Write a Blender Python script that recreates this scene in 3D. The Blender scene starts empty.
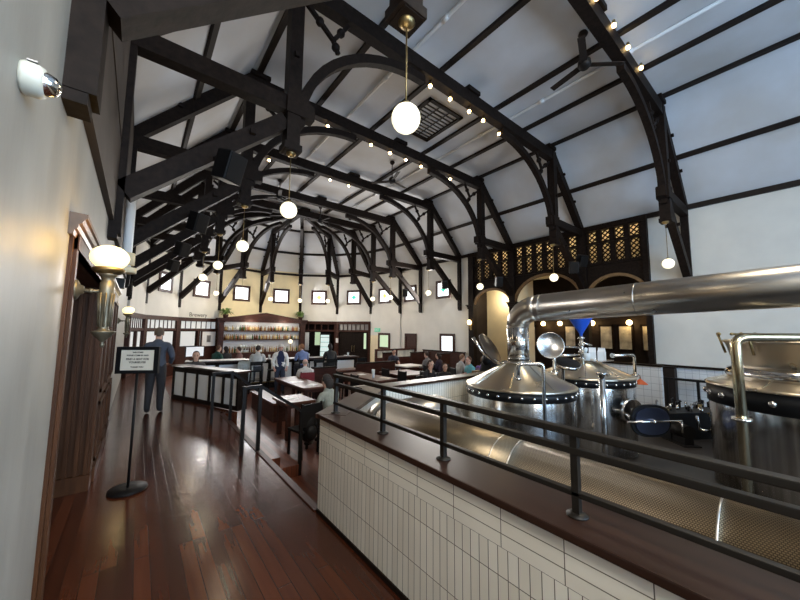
import bpy, bmesh, math, random
from mathutils import Vector, Matrix
random.seed(7)
R = math.radians
PI = math.pi
sc = bpy.context.scene
COL = sc.collection

# ------------------------------------------------------------------ camera
cam_d = bpy.data.cameras.new('camera')
cam_d.sensor_width = 36.0
cam_d.lens = 327.5 * 36.0 / 800.0
cam_d.clip_start = 0.02
cam_d.clip_end = 200
cam = bpy.data.objects.new('camera', cam_d)
COL.objects.link(cam)
YAW, PITCH, ROLL = .6741, .0943, .0092
fwv = Vector((math.sin(YAW)*math.cos(PITCH), math.cos(YAW)*math.cos(PITCH), math.sin(PITCH)))
rt = Vector((math.cos(YAW), -math.sin(YAW), 0))
upv = rt.cross(fwv)
r2 = math.cos(ROLL)*rt + math.sin(ROLL)*upv
u2 = -math.sin(ROLL)*rt + math.cos(ROLL)*upv
M = Matrix((r2, u2, -fwv)).transposed().to_4x4()
M.translation = Vector((0, 0, 1.68))
cam.matrix_world = M
sc.camera = cam

# ------------------------------------------------------------------ light and exposure
sc.view_settings.view_transform = 'Standard'
sc.view_settings.look = 'None'
sc.view_settings.gamma = 1.0
sc.view_settings.use_curve_mapping = False
sc.view_settings.exposure = 0.1
W = bpy.data.worlds.new('daylight_sky')
sc.world = W
W.use_nodes = True
bg = W.node_tree.nodes['Background']
bg.inputs[0].default_value = (.75, .87, 1.0, 1)
bg.inputs[1].default_value = 1.0

def area(name, loc, target, sx, sy, power, color):
    l = bpy.data.lights.new(name, 'AREA')
    l.shape = 'RECTANGLE'; l.size = sx; l.size_y = sy
    l.energy = power; l.color = color
    o = bpy.data.objects.new(name, l); COL.objects.link(o)
    o.location = loc
    d = Vector(target) - Vector(loc)
    o.rotation_euler = d.to_track_quat('-Z', 'Y').to_euler()
    return o
area('daylight_apse_windows', (5.8, 19.9, 3.9), (5.8, 8, 3.6), 8.0, 1.1, 520, (.97, .97, 1.0))
area('brewhouse_ceiling_light', (5.2, .4, 7.0), (5.6, 1.2, .5), 2.2, 1.2, 150, (1.0, .86, .62))
area('tile_fill_rear', (.35, -5.7, 1.9), (1.6, 2.0, .5), 1.7, 2.6, 120, (1.0, .97, .90))  # fill light added to brighten the tiled half wall; no door is built here
area('tile_fill_overhead', (-.1, -1.6, 4.2), (1.42, .9, .45), 1.3, 1.3, 190, (1.0, .95, .84))  # unseen fill added above the walkway to lift the tile face, no real fixture
area('daylight_dining_windows', (11.7, 12.2, 3.6), (5.0, 11.5, 2.5), 3.6, 1.2, 430, (1.0, .96, .9))
def lamp(name, loc, power, color, size=.1):
    l = bpy.data.lights.new(name, 'POINT'); l.energy = power; l.color = color; l.shadow_soft_size = size
    o = bpy.data.objects.new(name, l); COL.objects.link(o); o.location = loc
    return o

# ------------------------------------------------------------------ materials
def new_mat(name):
    m = bpy.data.materials.new(name); m.use_nodes = True
    nt = m.node_tree; b = nt.nodes['Principled BSDF']
    return m, nt, b
def c4(c): return (c[0], c[1], c[2], 1)
def mat(name, col, rough=.5, metal=0., var=0., scale=6., stretch=(1, 1, 1), bump=0., coat=0., spec=None, col2=None, rvar=0.):
    m, nt, b = new_mat(name)
    b.inputs['Base Color'].default_value = c4(col)
    b.inputs['Roughness'].default_value = rough
    b.inputs['Metallic'].default_value = metal
    if coat: b.inputs['Coat Weight'].default_value = coat; b.inputs['Coat Roughness'].default_value = .08
    if spec is not None: b.inputs['Specular IOR Level'].default_value = spec
    if var or bump or rvar:
        tc = nt.nodes.new('ShaderNodeTexCoord'); mp = nt.nodes.new('ShaderNodeMapping')
        mp.inputs['Scale'].default_value = stretch
        nz = nt.nodes.new('ShaderNodeTexNoise'); nz.inputs['Scale'].default_value = scale; nz.inputs['Detail'].default_value = 5
        nt.links.new(tc.outputs['Object'], mp.inputs[0]); nt.links.new(mp.outputs[0], nz.inputs['Vector'])
        if var:
            cr = nt.nodes.new('ShaderNodeValToRGB')
            c2 = col2 if col2 else tuple(max(0, x*(1-var)) for x in col)
            c1 = col if col2 else tuple(min(1, x*(1+var*.5)) for x in col)
            cr.color_ramp.elements[0].position = .3; cr.color_ramp.elements[0].color = c4(c2)
            cr.color_ramp.elements[1].position = .7; cr.color_ramp.elements[1].color = c4(c1)
            nt.links.new(nz.outputs[0], cr.inputs[0]); nt.links.new(cr.outputs[0], b.inputs['Base Color'])
        if rvar:
            mr = nt.nodes.new('ShaderNodeMapRange')
            mr.inputs['To Min'].default_value = max(.02, rough-rvar); mr.inputs['To Max'].default_value = rough+rvar
            nt.links.new(nz.outputs[0], mr.inputs[0]); nt.links.new(mr.outputs[0], b.inputs['Roughness'])
        if bump:
            bp = nt.nodes.new('ShaderNodeBump'); bp.inputs['Strength'].default_value = bump; bp.inputs['Distance'].default_value = .02
            nt.links.new(nz.outputs[0], bp.inputs['Height']); nt.links.new(bp.outputs[0], b.inputs['Normal'])
    return m
def emit(name, col, strength, base=(.8, .8, .8)):
    m, nt, b = new_mat(name)
    b.inputs['Base Color'].default_value = c4(base)
    b.inputs['Emission Color'].default_value = c4(col)
    b.inputs['Emission Strength'].default_value = strength
    return m
def brick(name, c1, c2, mortar, bw, rh, ms, rough, offset=0., freq=2, coord='UV', rot=0., var=0., bump=.3, coat=0., squash=1., rvar=0., loc=(0, 0, 0)):
    m, nt, b = new_mat(name)
    tc = nt.nodes.new('ShaderNodeTexCoord'); mp = nt.nodes.new('ShaderNodeMapping')
    mp.inputs['Rotation'].default_value = (0, 0, rot)
    mp.inputs['Location'].default_value = loc
    br = nt.nodes.new('ShaderNodeTexBrick'); br.offset = offset; br.offset_frequency = freq; br.squash = squash
    br.inputs['Color1'].default_value = c4(c1); br.inputs['Color2'].default_value = c4(c2); br.inputs['Mortar'].default_value = c4(mortar)
    br.inputs['Scale'].default_value = 1; br.inputs['Mortar Size'].default_value = ms
    br.inputs['Brick Width'].default_value = bw; br.inputs['Row Height'].default_value = rh; br.inputs['Mortar Smooth'].default_value = .1
    nt.links.new(tc.outputs[coord], mp.inputs[0]); nt.links.new(mp.outputs[0], br.inputs['Vector'])
    out = br.outputs['Color']
    b.inputs['Roughness'].default_value = rough
    if coat: b.inputs['Coat Weight'].default_value = coat; b.inputs['Coat Roughness'].default_value = .12
    if var:
        nz = nt.nodes.new('ShaderNodeTexNoise'); nz.inputs['Scale'].default_value = 3.; nz.inputs['Detail'].default_value = 6
        mp2 = nt.nodes.new('ShaderNodeMapping'); mp2.inputs['Scale'].default_value = (1, 1, 1)
        nt.links.new(tc.outputs['Object'], mp2.inputs[0]); nt.links.new(mp2.outputs[0], nz.inputs['Vector'])
        mx = nt.nodes.new('ShaderNodeMix'); mx.data_type = 'RGBA'; mx.blend_type = 'MULTIPLY'; mx.inputs[0].default_value = var
        cr = nt.nodes.new('ShaderNodeValToRGB')
        cr.color_ramp.elements[0].position = .3; cr.color_ramp.elements[0].color = (.35, .35, .35, 1)
        cr.color_ramp.elements[1].position = .7; cr.color_ramp.elements[1].color = (1.2, 1.2, 1.2, 1)
        nt.links.new(nz.outputs[0], cr.inputs[0])
        nt.links.new(out, mx.inputs[6]); nt.links.new(cr.outputs[0], mx.inputs[7]); out = mx.outputs[2]
        if rvar:
            mr = nt.nodes.new('ShaderNodeMapRange')
            mr.inputs['To Min'].default_value = max(.03, rough-rvar); mr.inputs['To Max'].default_value = rough+rvar
            nt.links.new(nz.outputs[0], mr.inputs[0]); nt.links.new(mr.outputs[0], b.inputs['Roughness'])
    nt.links.new(out, b.inputs['Base Color'])
    if bump:
        bp = nt.nodes.new('ShaderNodeBump'); bp.inputs['Strength'].default_value = bump; bp.inputs['Distance'].default_value = .004; bp.invert = True
        nt.links.new(br.outputs['Fac'], bp.inputs['Height']); nt.links.new(bp.outputs[0], b.inputs['Normal'])
    return m

K = {}
K['beam'] = mat('dark_timber', (.0135, .0082, .006), .6, var=.5, scale=5, stretch=(3, 3, 3), bump=.15, spec=.12)
K['beam2'] = mat('dark_batten', (.018, .012, .0095), .6, var=.3, scale=4, spec=.2)
K['panelwood'] = mat('brown_board', (.058, .043, .033), .65, var=.3, scale=5, stretch=(4, .6, 1))
K['doorwood'] = mat('varnished_oak', (.070, .026, .009), .5, var=.5, scale=3, stretch=(8, 8, .6), spec=.18)
K['cornice'] = mat('gilded_oak', (.10, .046, .017), .4, var=.4, scale=8)
K['redwood'] = mat('dark_red_wood', (.050, .016, .010), .45, var=.4, scale=4, stretch=(1, 1, 4), spec=.25)
K['redtop'] = mat('table_wood', (.105, .040, .026), .36, var=.35, scale=4, stretch=(1, 3, 1), spec=.3)
K['palewood'] = mat('light_arch_moulding', (.20, .115, .05), .45, var=.3, scale=8)
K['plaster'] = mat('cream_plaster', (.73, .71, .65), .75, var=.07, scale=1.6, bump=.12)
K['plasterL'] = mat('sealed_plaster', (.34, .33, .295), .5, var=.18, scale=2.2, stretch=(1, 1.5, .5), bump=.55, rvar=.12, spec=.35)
K['plasterY'] = mat('warm_cream_plaster', (.82, .71, .47), .7, var=.08, scale=2)
K['ceil'] = mat('ceiling_plaster', (.66, .69, .74), .85, var=.28, scale=.7, col2=(.55, .545, .54), bump=.05)
def planks(name, cols, mortar, L_, w_, rough):
    m, nt, b = new_mat(name)
    tc = nt.nodes.new('ShaderNodeTexCoord'); mp = nt.nodes.new('ShaderNodeMapping'); mp.inputs['Rotation'].default_value = (0, 0, PI/2)
    br = nt.nodes.new('ShaderNodeTexBrick'); br.offset = .43; br.offset_frequency = 3
    for k, v in (('Color1', (0, 0, 0, 1)), ('Color2', (1, 1, 1, 1)), ('Mortar', (.5, .5, .5, 1))): br.inputs[k].default_value = v
    for k, v in (('Scale', 1), ('Mortar Size', .0024), ('Mortar Smooth', .2), ('Brick Width', L_), ('Row Height', w_)): br.inputs[k].default_value = v
    nt.links.new(tc.outputs['Object'], mp.inputs[0]); nt.links.new(mp.outputs[0], br.inputs['Vector'])
    mg = nt.nodes.new('ShaderNodeMapping'); mg.inputs['Scale'].default_value = (26, 1.6, 1)
    nz = nt.nodes.new('ShaderNodeTexNoise'); nz.inputs['Scale'].default_value = 1.; nz.inputs['Detail'].default_value = 4
    nt.links.new(tc.outputs['Object'], mg.inputs[0]); nt.links.new(mg.outputs[0], nz.inputs['Vector'])
    ad = nt.nodes.new('ShaderNodeMath'); ad.operation = 'MULTIPLY_ADD'; ad.inputs[1].default_value = .55; 
    sb_ = nt.nodes.new('ShaderNodeMath'); sb_.operation = 'MULTIPLY'; sb_.inputs[1].default_value = .6
    nt.links.new(nz.outputs[0], sb_.inputs[0]); nt.links.new(br.outputs['Color'], ad.inputs[0]); nt.links.new(sb_.outputs[0], ad.inputs[2])
    cr = nt.nodes.new('ShaderNodeValToRGB'); cr.color_ramp.elements[0].position = .15; cr.color_ramp.elements[1].position = .9
    cr.color_ramp.elements[0].color = c4(cols[0]); cr.color_ramp.elements[1].color = c4(cols[2])
    e = cr.color_ramp.elements.new(.5); e.color = c4(cols[1])
    nt.links.new(ad.outputs[0], cr.inputs[0])
    mx = nt.nodes.new('ShaderNodeMix'); mx.data_type = 'RGBA'
    nt.links.new(br.outputs['Fac'], mx.inputs[0]); nt.links.new(cr.outputs[0], mx.inputs[6]); mx.inputs[7].default_value = c4(mortar)
    nt.links.new(mx.outputs[2], b.inputs['Base Color'])
    b.inputs['Roughness'].default_value = rough; b.inputs['Specular IOR Level'].default_value = .42
    wv = nt.nodes.new('ShaderNodeTexNoise'); wv.inputs['Scale'].default_value = 5.; wv.inputs['Detail'].default_value = 2
    nt.links.new(tc.outputs['Object'], wv.inputs['Vector'])
    b2 = nt.nodes.new('ShaderNodeBump'); b2.inputs['Strength'].default_value = .10; b2.inputs['Distance'].default_value = .02
    nt.links.new(wv.outputs[0], b2.inputs['Height'])
    bp = nt.nodes.new('ShaderNodeBump'); bp.inputs['Strength'].default_value = .22; bp.inputs['Distance'].default_value = .003; bp.invert = True
    nt.links.new(br.outputs['Fac'], bp.inputs['Height']); nt.links.new(b2.outputs[0], bp.inputs['Normal']); nt.links.new(bp.outputs[0], b.inputs['Normal'])
    return m
K['floor'] = planks('floor_boards', ((.030, .0085, .0042), (.058, .0155, .0065), (.098, .027, .0105)), (.006, .003, .002), 1.6, .092, .20)
K['floorlow'] = planks('dining_floor_boards', ((.06, .018, .009), (.11, .032, .016), (.16, .048, .024)), (.008, .004, .003), 1.3, .08, .40)
K['brewfloor'] = mat('brewery_floor', (.03, .024, .02), .5, var=.3, scale=3)
K['tileV'] = brick('upright_tiles', (.83, .80, .715), (.75, .715, .625), (.10, .085, .065), .055, .265, .0022, .32, var=.12, bump=.5)
K['tileH'] = brick('lengthwise_tiles', (.83, .80, .715), (.78, .745, .655), (.10, .085, .065), .30, .0633, .0022, .32, var=.12, bump=.5)
K['tileS'] = brick('square_tiles', (.75, .76, .76), (.71, .72, .72), (.42, .43, .44), .15, .15, .004, .2, bump=.3)
K['cap'] = mat('dark_cap_wood', (.034, .015, .0095), .38, var=.35, scale=3, stretch=(1, .4, 1), spec=.3, rvar=.08)
K['black'] = mat('black_metal', (.009, .008, .0078), .5, spec=.16)
K['rail'] = mat('dark_bronze_rail', (.012, .0095, .007), .45, spec=.3)
K['blackp'] = mat('black_plastic', (.007, .007, .0075), .45, spec=.2)
K['steel'] = mat('brushed_steel', (.74, .71, .67), .19, metal=1., var=.35, scale=2, stretch=(9, 9, .15), rvar=.08)  # upright streaks in the colour imitate reflected stripes on the shells
K['steelw'] = mat('warm_steel', (.60, .545, .46), .27, metal=1., var=.15, scale=2, stretch=(8, 8, .2), rvar=.08)
K['duct'] = mat('duct_steel', (.56, .52, .47), .30, metal=1., var=.12, scale=1.5, stretch=(2, 2, 2), rvar=.06)
K['lid'] = mat('lid_steel', (.66, .58, .46), .30, metal=1., rvar=.08, scale=3)
K['goldsteel'] = mat('golden_steel', (.62, .52, .34), .2, metal=1.)
K['disc'] = mat('spun_steel', (.44, .41, .38), .24, metal=1.)
K['darklid'] = mat('dark_lid_steel', (.10, .085, .075), .35, metal=.8)
K['polish'] = mat('polished_steel', (.68, .65, .61), .14, metal=1.)
K['dull'] = mat('dull_steel', (.30, .30, .31), .35, metal=1.)
K['brass'] = mat('aged_brass', (.30, .22, .10), .38, metal=.9, var=.4, scale=14)
K['pewter'] = mat('patinated_bronze', (.16, .14, .095), .42, metal=.6, var=.5, scale=10)
K['white'] = mat('white_paint', (.80, .80, .79), .45)
K['panelwhite'] = mat('white_panel', (.84, .84, .82), .5, var=.05, scale=3)
K['counter'] = mat('pale_counter', (.62, .58, .53), .3, var=.15, scale=8)
K['camwhite'] = mat('off_white_plastic', (.62, .62, .53), .4)
K['paper'] = mat('cream_paper', (.66, .61, .50), .7)
K['ink'] = mat('dark_ink', (.03, .028, .025), .8)
K['skin'] = mat('skin', (.62, .37, .27), .5)
K['skin2'] = mat('pink_skin', (.70, .40, .31), .5)
K['lip'] = mat('lips', (.42, .16, .13), .5)
K['eye'] = mat('eyes', (.02, .015, .012), .3)
K['leaf'] = mat('fern_leaf', (.13, .22, .045), .55, var=.5, scale=9)
K['green'] = emit('exit_sign_green', (.10, .80, .45), .22, (.1, .5, .3))
K['funnel'] = mat('blue_plastic', (.015, .09, .55), .35)
K['orange'] = mat('orange_enamel', (.75, .14, .035), .4)
K['carton'] = mat('white_carton', (.80, .82, .82), .5)
K['clear'] = mat('milky_plastic', (.72, .78, .80), .3)
K['cupblue'] = mat('blue_cup', (.07, .13, .50), .4)
K['navyglass'] = mat('dark_blue_steel', (.16, .19, .30), .28, metal=1.)
K['screen'] = emit('monitor_glow', (.8, .82, .85), .6, (.5, .5, .5))
K['globe'] = emit('globe_glass', (1.0, .90, .62), 1.35, (.9, .85, .7))
K['globeS'] = emit('sconce_glass', (1.0, .84, .42), 1.3, (.9, .8, .6))
K['bulb'] = emit('warm_bulb', (1.0, .66, .26), 26, (.9, .7, .4))
K['glowS'] = emit('small_sconce_glow', (1.0, .70, .30), 9, (.9, .7, .4))
K['pane'] = emit('daylit_pane', (.90, .96, 1.0), 1.7, (.8, .8, .8))
K['panedim'] = emit('frosted_pane', (.86, .92, .92), .30, (.6, .6, .6))
K['panefront'] = emit('front_window_pane', (.42, .67, 1.0), 11.5, (.6, .6, .6))
K['panegreen'] = emit('garden_view_pane', (.62, .80, .50), .6, (.4, .5, .4))
K['paneA'] = emit('amber_glass', (.95, .58, .12), 1.3, (.6, .4, .1))
K['paneG'] = emit('green_glass', (.08, .62, .42), 1.0, (.1, .5, .4))
K['mirror'] = mat('old_mirror', (.62, .60, .50), .3, metal=.1, var=.5, scale=4)
K['lattice'] = mat('lattice_backing', (.62, .49, .30), .7)
K['fridge'] = emit('fridge_glow', (.70, .90, .86), .6, (.5, .6, .6))
K['backbar'] = mat('back_bar_panel', (.74, .73, .74), .45)

def perforated():
    m, nt, b = new_mat('perforated_steel')
    tc = nt.nodes.new('ShaderNodeTexCoord')
    vo = nt.nodes.new('ShaderNodeTexBrick'); vo.offset = .5
    vo.inputs['Color1'].default_value = (.30, .235, .15, 1); vo.inputs['Color2'].default_value = (.285, .225, .145, 1)
    vo.inputs['Mortar'].default_value = (.08, .06, .04, 1)
    vo.inputs['Scale'].default_value = 1; vo.inputs['Brick Width'].default_value = .0105; vo.inputs['Row Height'].default_value = .0085; vo.inputs['Mortar Size'].default_value = .0017
    nt.links.new(tc.outputs['UV'], vo.inputs['Vector'])
    nt.links.new(vo.outputs['Color'], b.inputs['Base Color'])
    b.inputs['Metallic'].default_value = 1.; b.inputs['Roughness'].default_value = .36
    bp = nt.nodes.new('ShaderNodeBump'); bp.inputs['Strength'].default_value = .5; bp.inputs['Distance'].default_value = .003; bp.invert = True
    nt.links.new(vo.outputs['Fac'], bp.inputs['Height']); nt.links.new(bp.outputs[0], b.inputs['Normal'])
    return m
K['mesh'] = perforated()
def brushed(k, an, rotv):
    m = K[k]; nt = m.node_tree; b = nt.nodes['Principled BSDF']
    tg = nt.nodes.new('ShaderNodeTangent'); tg.direction_type = 'RADIAL'; tg.axis = 'Z'
    b.inputs['Anisotropic'].default_value = an; b.inputs['Anisotropic Rotation'].default_value = rotv
    nt.links.new(tg.outputs[0], b.inputs['Tangent'])
brushed('steel', .45, .25)
brushed('lid', .6, .25)

# ------------------------------------------------------------------ mesh builder
class MB:
    """Collects shapes for ONE mesh object."""
    def __init__(s): s.bm = bmesh.new(); s.mi = 0; s.uv = s.bm.loops.layers.uv.new('UVMap')
    def _fs(s, fs, smooth=False):
        for f in fs: f.material_index = s.mi; f.smooth = smooth
    def m(s, i): s.mi = i; return s
    def box(s, x0, x1, y0, y1, z0, z1, bev=0.):
        return s.obox(((x0+x1)/2, (y0+y1)/2, (z0+z1)/2), (abs(x1-x0), abs(y1-y0), abs(z1-z0)), None, bev)
    def obox(s, c, size, rot=None, bev=0.):
        r = bmesh.ops.create_cube(s.bm, size=1)
        mt = Matrix.Translation(Vector(c)) @ (rot.to_4x4() if rot is not None else Matrix.Identity(4)) @ Matrix.Diagonal((size[0], size[1], size[2], 1))
        bmesh.ops.transform(s.bm, matrix=mt, verts=r['verts'])
        fs = {f for v in r['verts'] for f in v.link_faces}
        s._fs(fs)
        if bev > 0:
            es = {e for f in fs for e in f.edges}
            rr = bmesh.ops.bevel(s.bm, geom=list(es), offset=bev, segments=2, affect='EDGES', profile=.7)
            s._fs(rr['faces'])
        return s
    def beam(s, p, q, w, h, up=(0, 0, 1), bev=0.):
        p = Vector(p); q = Vector(q); d = (q-p)
        L = d.length; d.normalize(); u = Vector(up)
        x = u.cross(d)
        if x.length < 1e-4: x = Vector((1, 0, 0)).cross(d)
        x.normalize(); z = d.cross(x)
        rot = Matrix((x, d, z)).transposed()
        return s.obox((p+q)/2, (w, L, h), rot, bev)
    def tube(s, pts, r, n=10, cap=True, uv=None):
        pts = [Vector(p) for p in pts]; rings = []
        rs = r if isinstance(r, (list, tuple)) else [r]*len(pts)
        prev = None; acc = 0; accs = []
        for i, p in enumerate(pts):
            if i: acc += (p-pts[i-1]).length
            accs.append(acc)
            a = pts[max(0, i-1)]; b = pts[min(len(pts)-1, i+1)]
            t = (b-a).normalized()
            if prev is None:
                ref = Vector((0, 0, 1)) if abs(t.z) < .9 else Vector((1, 0, 0))
                n1 = t.cross(ref).normalized()
            else:
                n1 = (prev - t*prev.dot(t)).normalized()
            prev = n1; n2 = t.cross(n1)
            rings.append([s.bm.verts.new(p + (n1*math.cos(2*PI*k/n)+n2*math.sin(2*PI*k/n))*rs[i]) for k in range(n)])
        fs = []
        for i in range(len(rings)-1):
            for k in range(n):
                k2 = (k+1) % n
                f = s.bm.faces.new((rings[i][k], rings[i][k2], rings[i+1][k2], rings[i+1][k])); fs.append(f)
                rr = rs[i]
                for l, (ii, kk) in zip(f.loops, ((i, k), (i, k+1), (i+1, k+1), (i+1, k))):
                    l[s.uv].uv = (accs[ii], kk*2*PI*rr/n)
        s._fs(fs, True)
        if cap:
            c = [s.bm.faces.new(list(reversed(rings[0]))), s.bm.faces.new(rings[-1])]
            s._fs(c)
        return s
    def lathe(s, prof, c=(0, 0, 0), n=24, rot=None, smooth=True, flat=()):
        """prof: [(r, z)] around the z axis"""
        c = Vector(c); rings = []
        for (r, z) in prof:
            if r < 1e-5:
                v = Vector((0, 0, z)); v = rot @ v if rot is not None else v
                rings.append([s.bm.verts.new(c+v)])
            else:
                ring = []
                for k in range(n):
                    v = Vector((r*math.cos(2*PI*k/n), r*math.sin(2*PI*k/n), z)); v = rot @ v if rot is not None else v
                    ring.append(s.bm.verts.new(c+v))
                rings.append(ring)
        fs = []
        for i in range(len(rings)-1):
            a, b = rings[i], rings[i+1]
            for k in range(n):
                k2 = (k+1) % n
                if len(a) == 1 and len(b) == 1: continue
                if len(a) == 1: fs.append(s.bm.faces.new((a[0], b[k2], b[k])))
                elif len(b) == 1: fs.append(s.bm.faces.new((a[k], a[k2], b[0])))
                else: fs.append(s.bm.faces.new((a[k], a[k2], b[k2], b[k])))
        s._fs(fs, smooth)
        return s
    def ball(s, c, r, n=12, sc_=(1, 1, 1), rot=None):
        prof = [(r*math.sin(PI*i/n)*1.0, -r*math.cos(PI*i/n)) for i in range(n+1)]
        prof[0] = (0, -r); prof[-1] = (0, r)
        v0 = len(s.bm.verts)
        s.lathe(prof, (0, 0, 0), n*2)
        s.bm.verts.ensure_lookup_table()
        vs = s.bm.verts[v0:]
        for v in vs:
            w = Vector((v.co.x*sc_[0], v.co.y*sc_[1], v.co.z*sc_[2]))
            if rot is not None: w = rot @ w
            v.co = w + Vector(c)
        return s
    def prism(s, poly, origin, e1, e2, e3, t):
        """poly (a,b) in plane e1,e2 extruded t along e3"""
        o = Vector(origin); e1 = Vector(e1); e2 = Vector(e2); e3 = Vector(e3)
        A = [s.bm.verts.new(o+e1*a+e2*b) for a, b in poly]
        B = [s.bm.verts.new(o+e1*a+e2*b+e3*t) for a, b in poly]
        fs = [s.bm.faces.new(A), s.bm.faces.new(list(reversed(B)))]
        n = len(poly)
        for i in range(n):
            j = (i+1) % n
            fs.append(s.bm.faces.new((A[j], A[i], B[i], B[j])))
        s._fs(fs)
        return s
    def strip(s, inner, outer, e3, t):
        """ribbon between two 3D polylines, extruded by vector e3*t (curved beam)"""
        e = Vector(e3)*t
        V = [[s.bm.verts.new(Vector(p)) for p in inner], [s.bm.verts.new(Vector(p)) for p in outer],
             [s.bm.verts.new(Vector(p)+e) for p in outer], [s.bm.verts.new(Vector(p)+e) for p in inner]]
        fs = []
        n = len(inner)
        for i in range(n-1):
            for a in range(4):
                b = (a+1) % 4
                fs.append(s.bm.faces.new((V[a][i], V[a][i+1], V[b][i+1], V[b][i])))
        fs.append(s.bm.faces.new([V[a][0] for a in range(4)])); fs.append(s.bm.faces.new([V[a][-1] for a in (3, 2, 1, 0)]))
        s._fs(fs)
        return s
    def quad(s, ps):
        f = s.bm.faces.new([s.bm.verts.new(Vector(p)) for p in ps]); s._fs([f]); return s
    def build(s, name, mats, parent=None, loc=None, rotz=0., world=False):
        """world=True: the shapes are in world coordinates and are brought into the object's frame"""
        me = bpy.data.meshes.new(name)
        bmesh.ops.recalc_face_normals(s.bm, faces=s.bm.faces[:])
        o = bpy.data.objects.new(name, me); COL.objects.link(o)
        if parent is not None:
            o.parent = parent
            if world: bmesh.ops.transform(s.bm, matrix=WM(parent).inverted(), verts=s.bm.verts[:])
        elif loc is not None:
            o.location = loc; o.rotation_euler = (0, 0, rotz)
            if world:
                mt = Matrix.Translation(Vector(loc)) @ Matrix.Rotation(rotz, 4, 'Z')
                bmesh.ops.transform(s.bm, matrix=mt.inverted(), verts=s.bm.verts[:])
        s.bm.to_mesh(me); s.bm.free()
        if not isinstance(mats, (list, tuple)): mats = [mats]
        for k in mats: me.materials.append(K[k] if isinstance(k, str) else k)
        return o
def bent(b, pts, r, n=10, rad=.10):
    """tube through corners with rounded bends"""
    P = [Vector(p) for p in pts]; out = [P[0]]
    for i in range(1, len(P)-1):
        a = (P[i-1]-P[i]); c = (P[i+1]-P[i]); q = min(rad, a.length*.45, c.length*.45)
        a0 = P[i]+a.normalized()*q; c0 = P[i]+c.normalized()*q
        for k in range(7):
            u = k/6; out.append((1-u)**2*a0+2*u*(1-u)*P[i]+u*u*c0)
    out.append(P[-1]); b.tube(out, r, n); return b
def WM(o):
    m = Matrix.Translation(o.location) @ o.rotation_euler.to_matrix().to_4x4() @ Matrix.Diagonal((*o.scale, 1))
    return WM(o.parent) @ m if o.parent else m
def tag(o, label, cat, group=None, kind=None):
    if label: o['label'] = label
    if cat: o['category'] = cat
    if group: o['group'] = group
    if kind: o['kind'] = kind
    return o
def thing(name, label, cat, loc=(0, 0, 0), rz=0., group=None):
    o = bpy.data.objects.new(name, None); COL.objects.link(o)
    o.empty_display_size = .1
    o.location = loc; o.rotation_euler = (0, 0, rz)
    return tag(o, label, cat, group)
def kids(o): return list(o.children)
def copy_tree(o, parent=None):
    c = o.copy(); COL.objects.link(c)
    if parent is not None: c.parent = parent
    for ch in kids(o): copy_tree(ch, c)
    return c
def struct(o):
    o['kind'] = 'structure'; return o
def uvwall(o, fu, fv):
    """UV in metres from object coordinates"""
    me = o.data; uv = me.uv_layers[0].data
    for l in me.loops:
        co = me.vertices[l.vertex_index].co
        uv[l.index].uv = (fu(co), fv(co))

CX, CY = 5.78, 14.8
LOW = -.5

# ================================================================== THE SETTING
b = MB()
b.prism([(-.9, -6), (1.45, -6), (1.45, 7.45), (1.72, 7.45), (.75, 9.95), (.75, 19.6), (-.9, 19.6)], (0, 0, -.62), (1, 0, 0), (0, 1, 0), (0, 0, 1), .62)
struct(b.build('floor', 'floor'))
b = MB(); b.prism([(.7, -6.2), (17, -6.2), (17, 22.5), (-1.4, 22.5), (-1.4, 19.55), (.7, 19.55)], (0, 0, -.72), (1, 0, 0), (0, 1, 0), (0, 0, 1), .22)
struct(b.build('floor.001', 'floorlow'))
b = MB(); b.box(1.62, 11.88, -5.9, 3.85, -.5, -.47)
struct(b.build('floor.002', 'brewfloor'))
b = MB(); b.box(1.40, 1.47, 3.0, 7.45, -.02, .012)
struct(b.build('trim_1', 'redwood'))
# stair treads down to the dining floor
st = thing('stair', 'short wooden stair between the two black handrails leading down to the dining floor', 'stairs', (1.45, 5.9, LOW))
b = MB(); b.box(1.45, 1.76, 4.96, 6.8, -.5, -.17, .01).build('step', 'floorlow', st, world=True)
b = MB(); b.box(1.76, 2.06, 4.96, 6.8, -.5, -.335, .01).build('step', 'floorlow', st, world=True)

# left wall
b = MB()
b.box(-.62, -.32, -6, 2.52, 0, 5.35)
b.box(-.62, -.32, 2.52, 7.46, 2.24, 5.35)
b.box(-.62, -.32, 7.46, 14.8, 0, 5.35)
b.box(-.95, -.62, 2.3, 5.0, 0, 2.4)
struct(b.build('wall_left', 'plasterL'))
b = MB(); b.box(-.32, -.275, 2.1, 9.9, 2.86, 5.2); b.box(-.275, -.268, 2.1, 9.9, 3.75, 3.76)
struct(b.build('trim_2', 'panelwood'))
b = MB(); b.box(-.32, -.29, -5.9, 2.5, 0, .16)
struct(b.build('baseboard_left', 'doorwood'))

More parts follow.
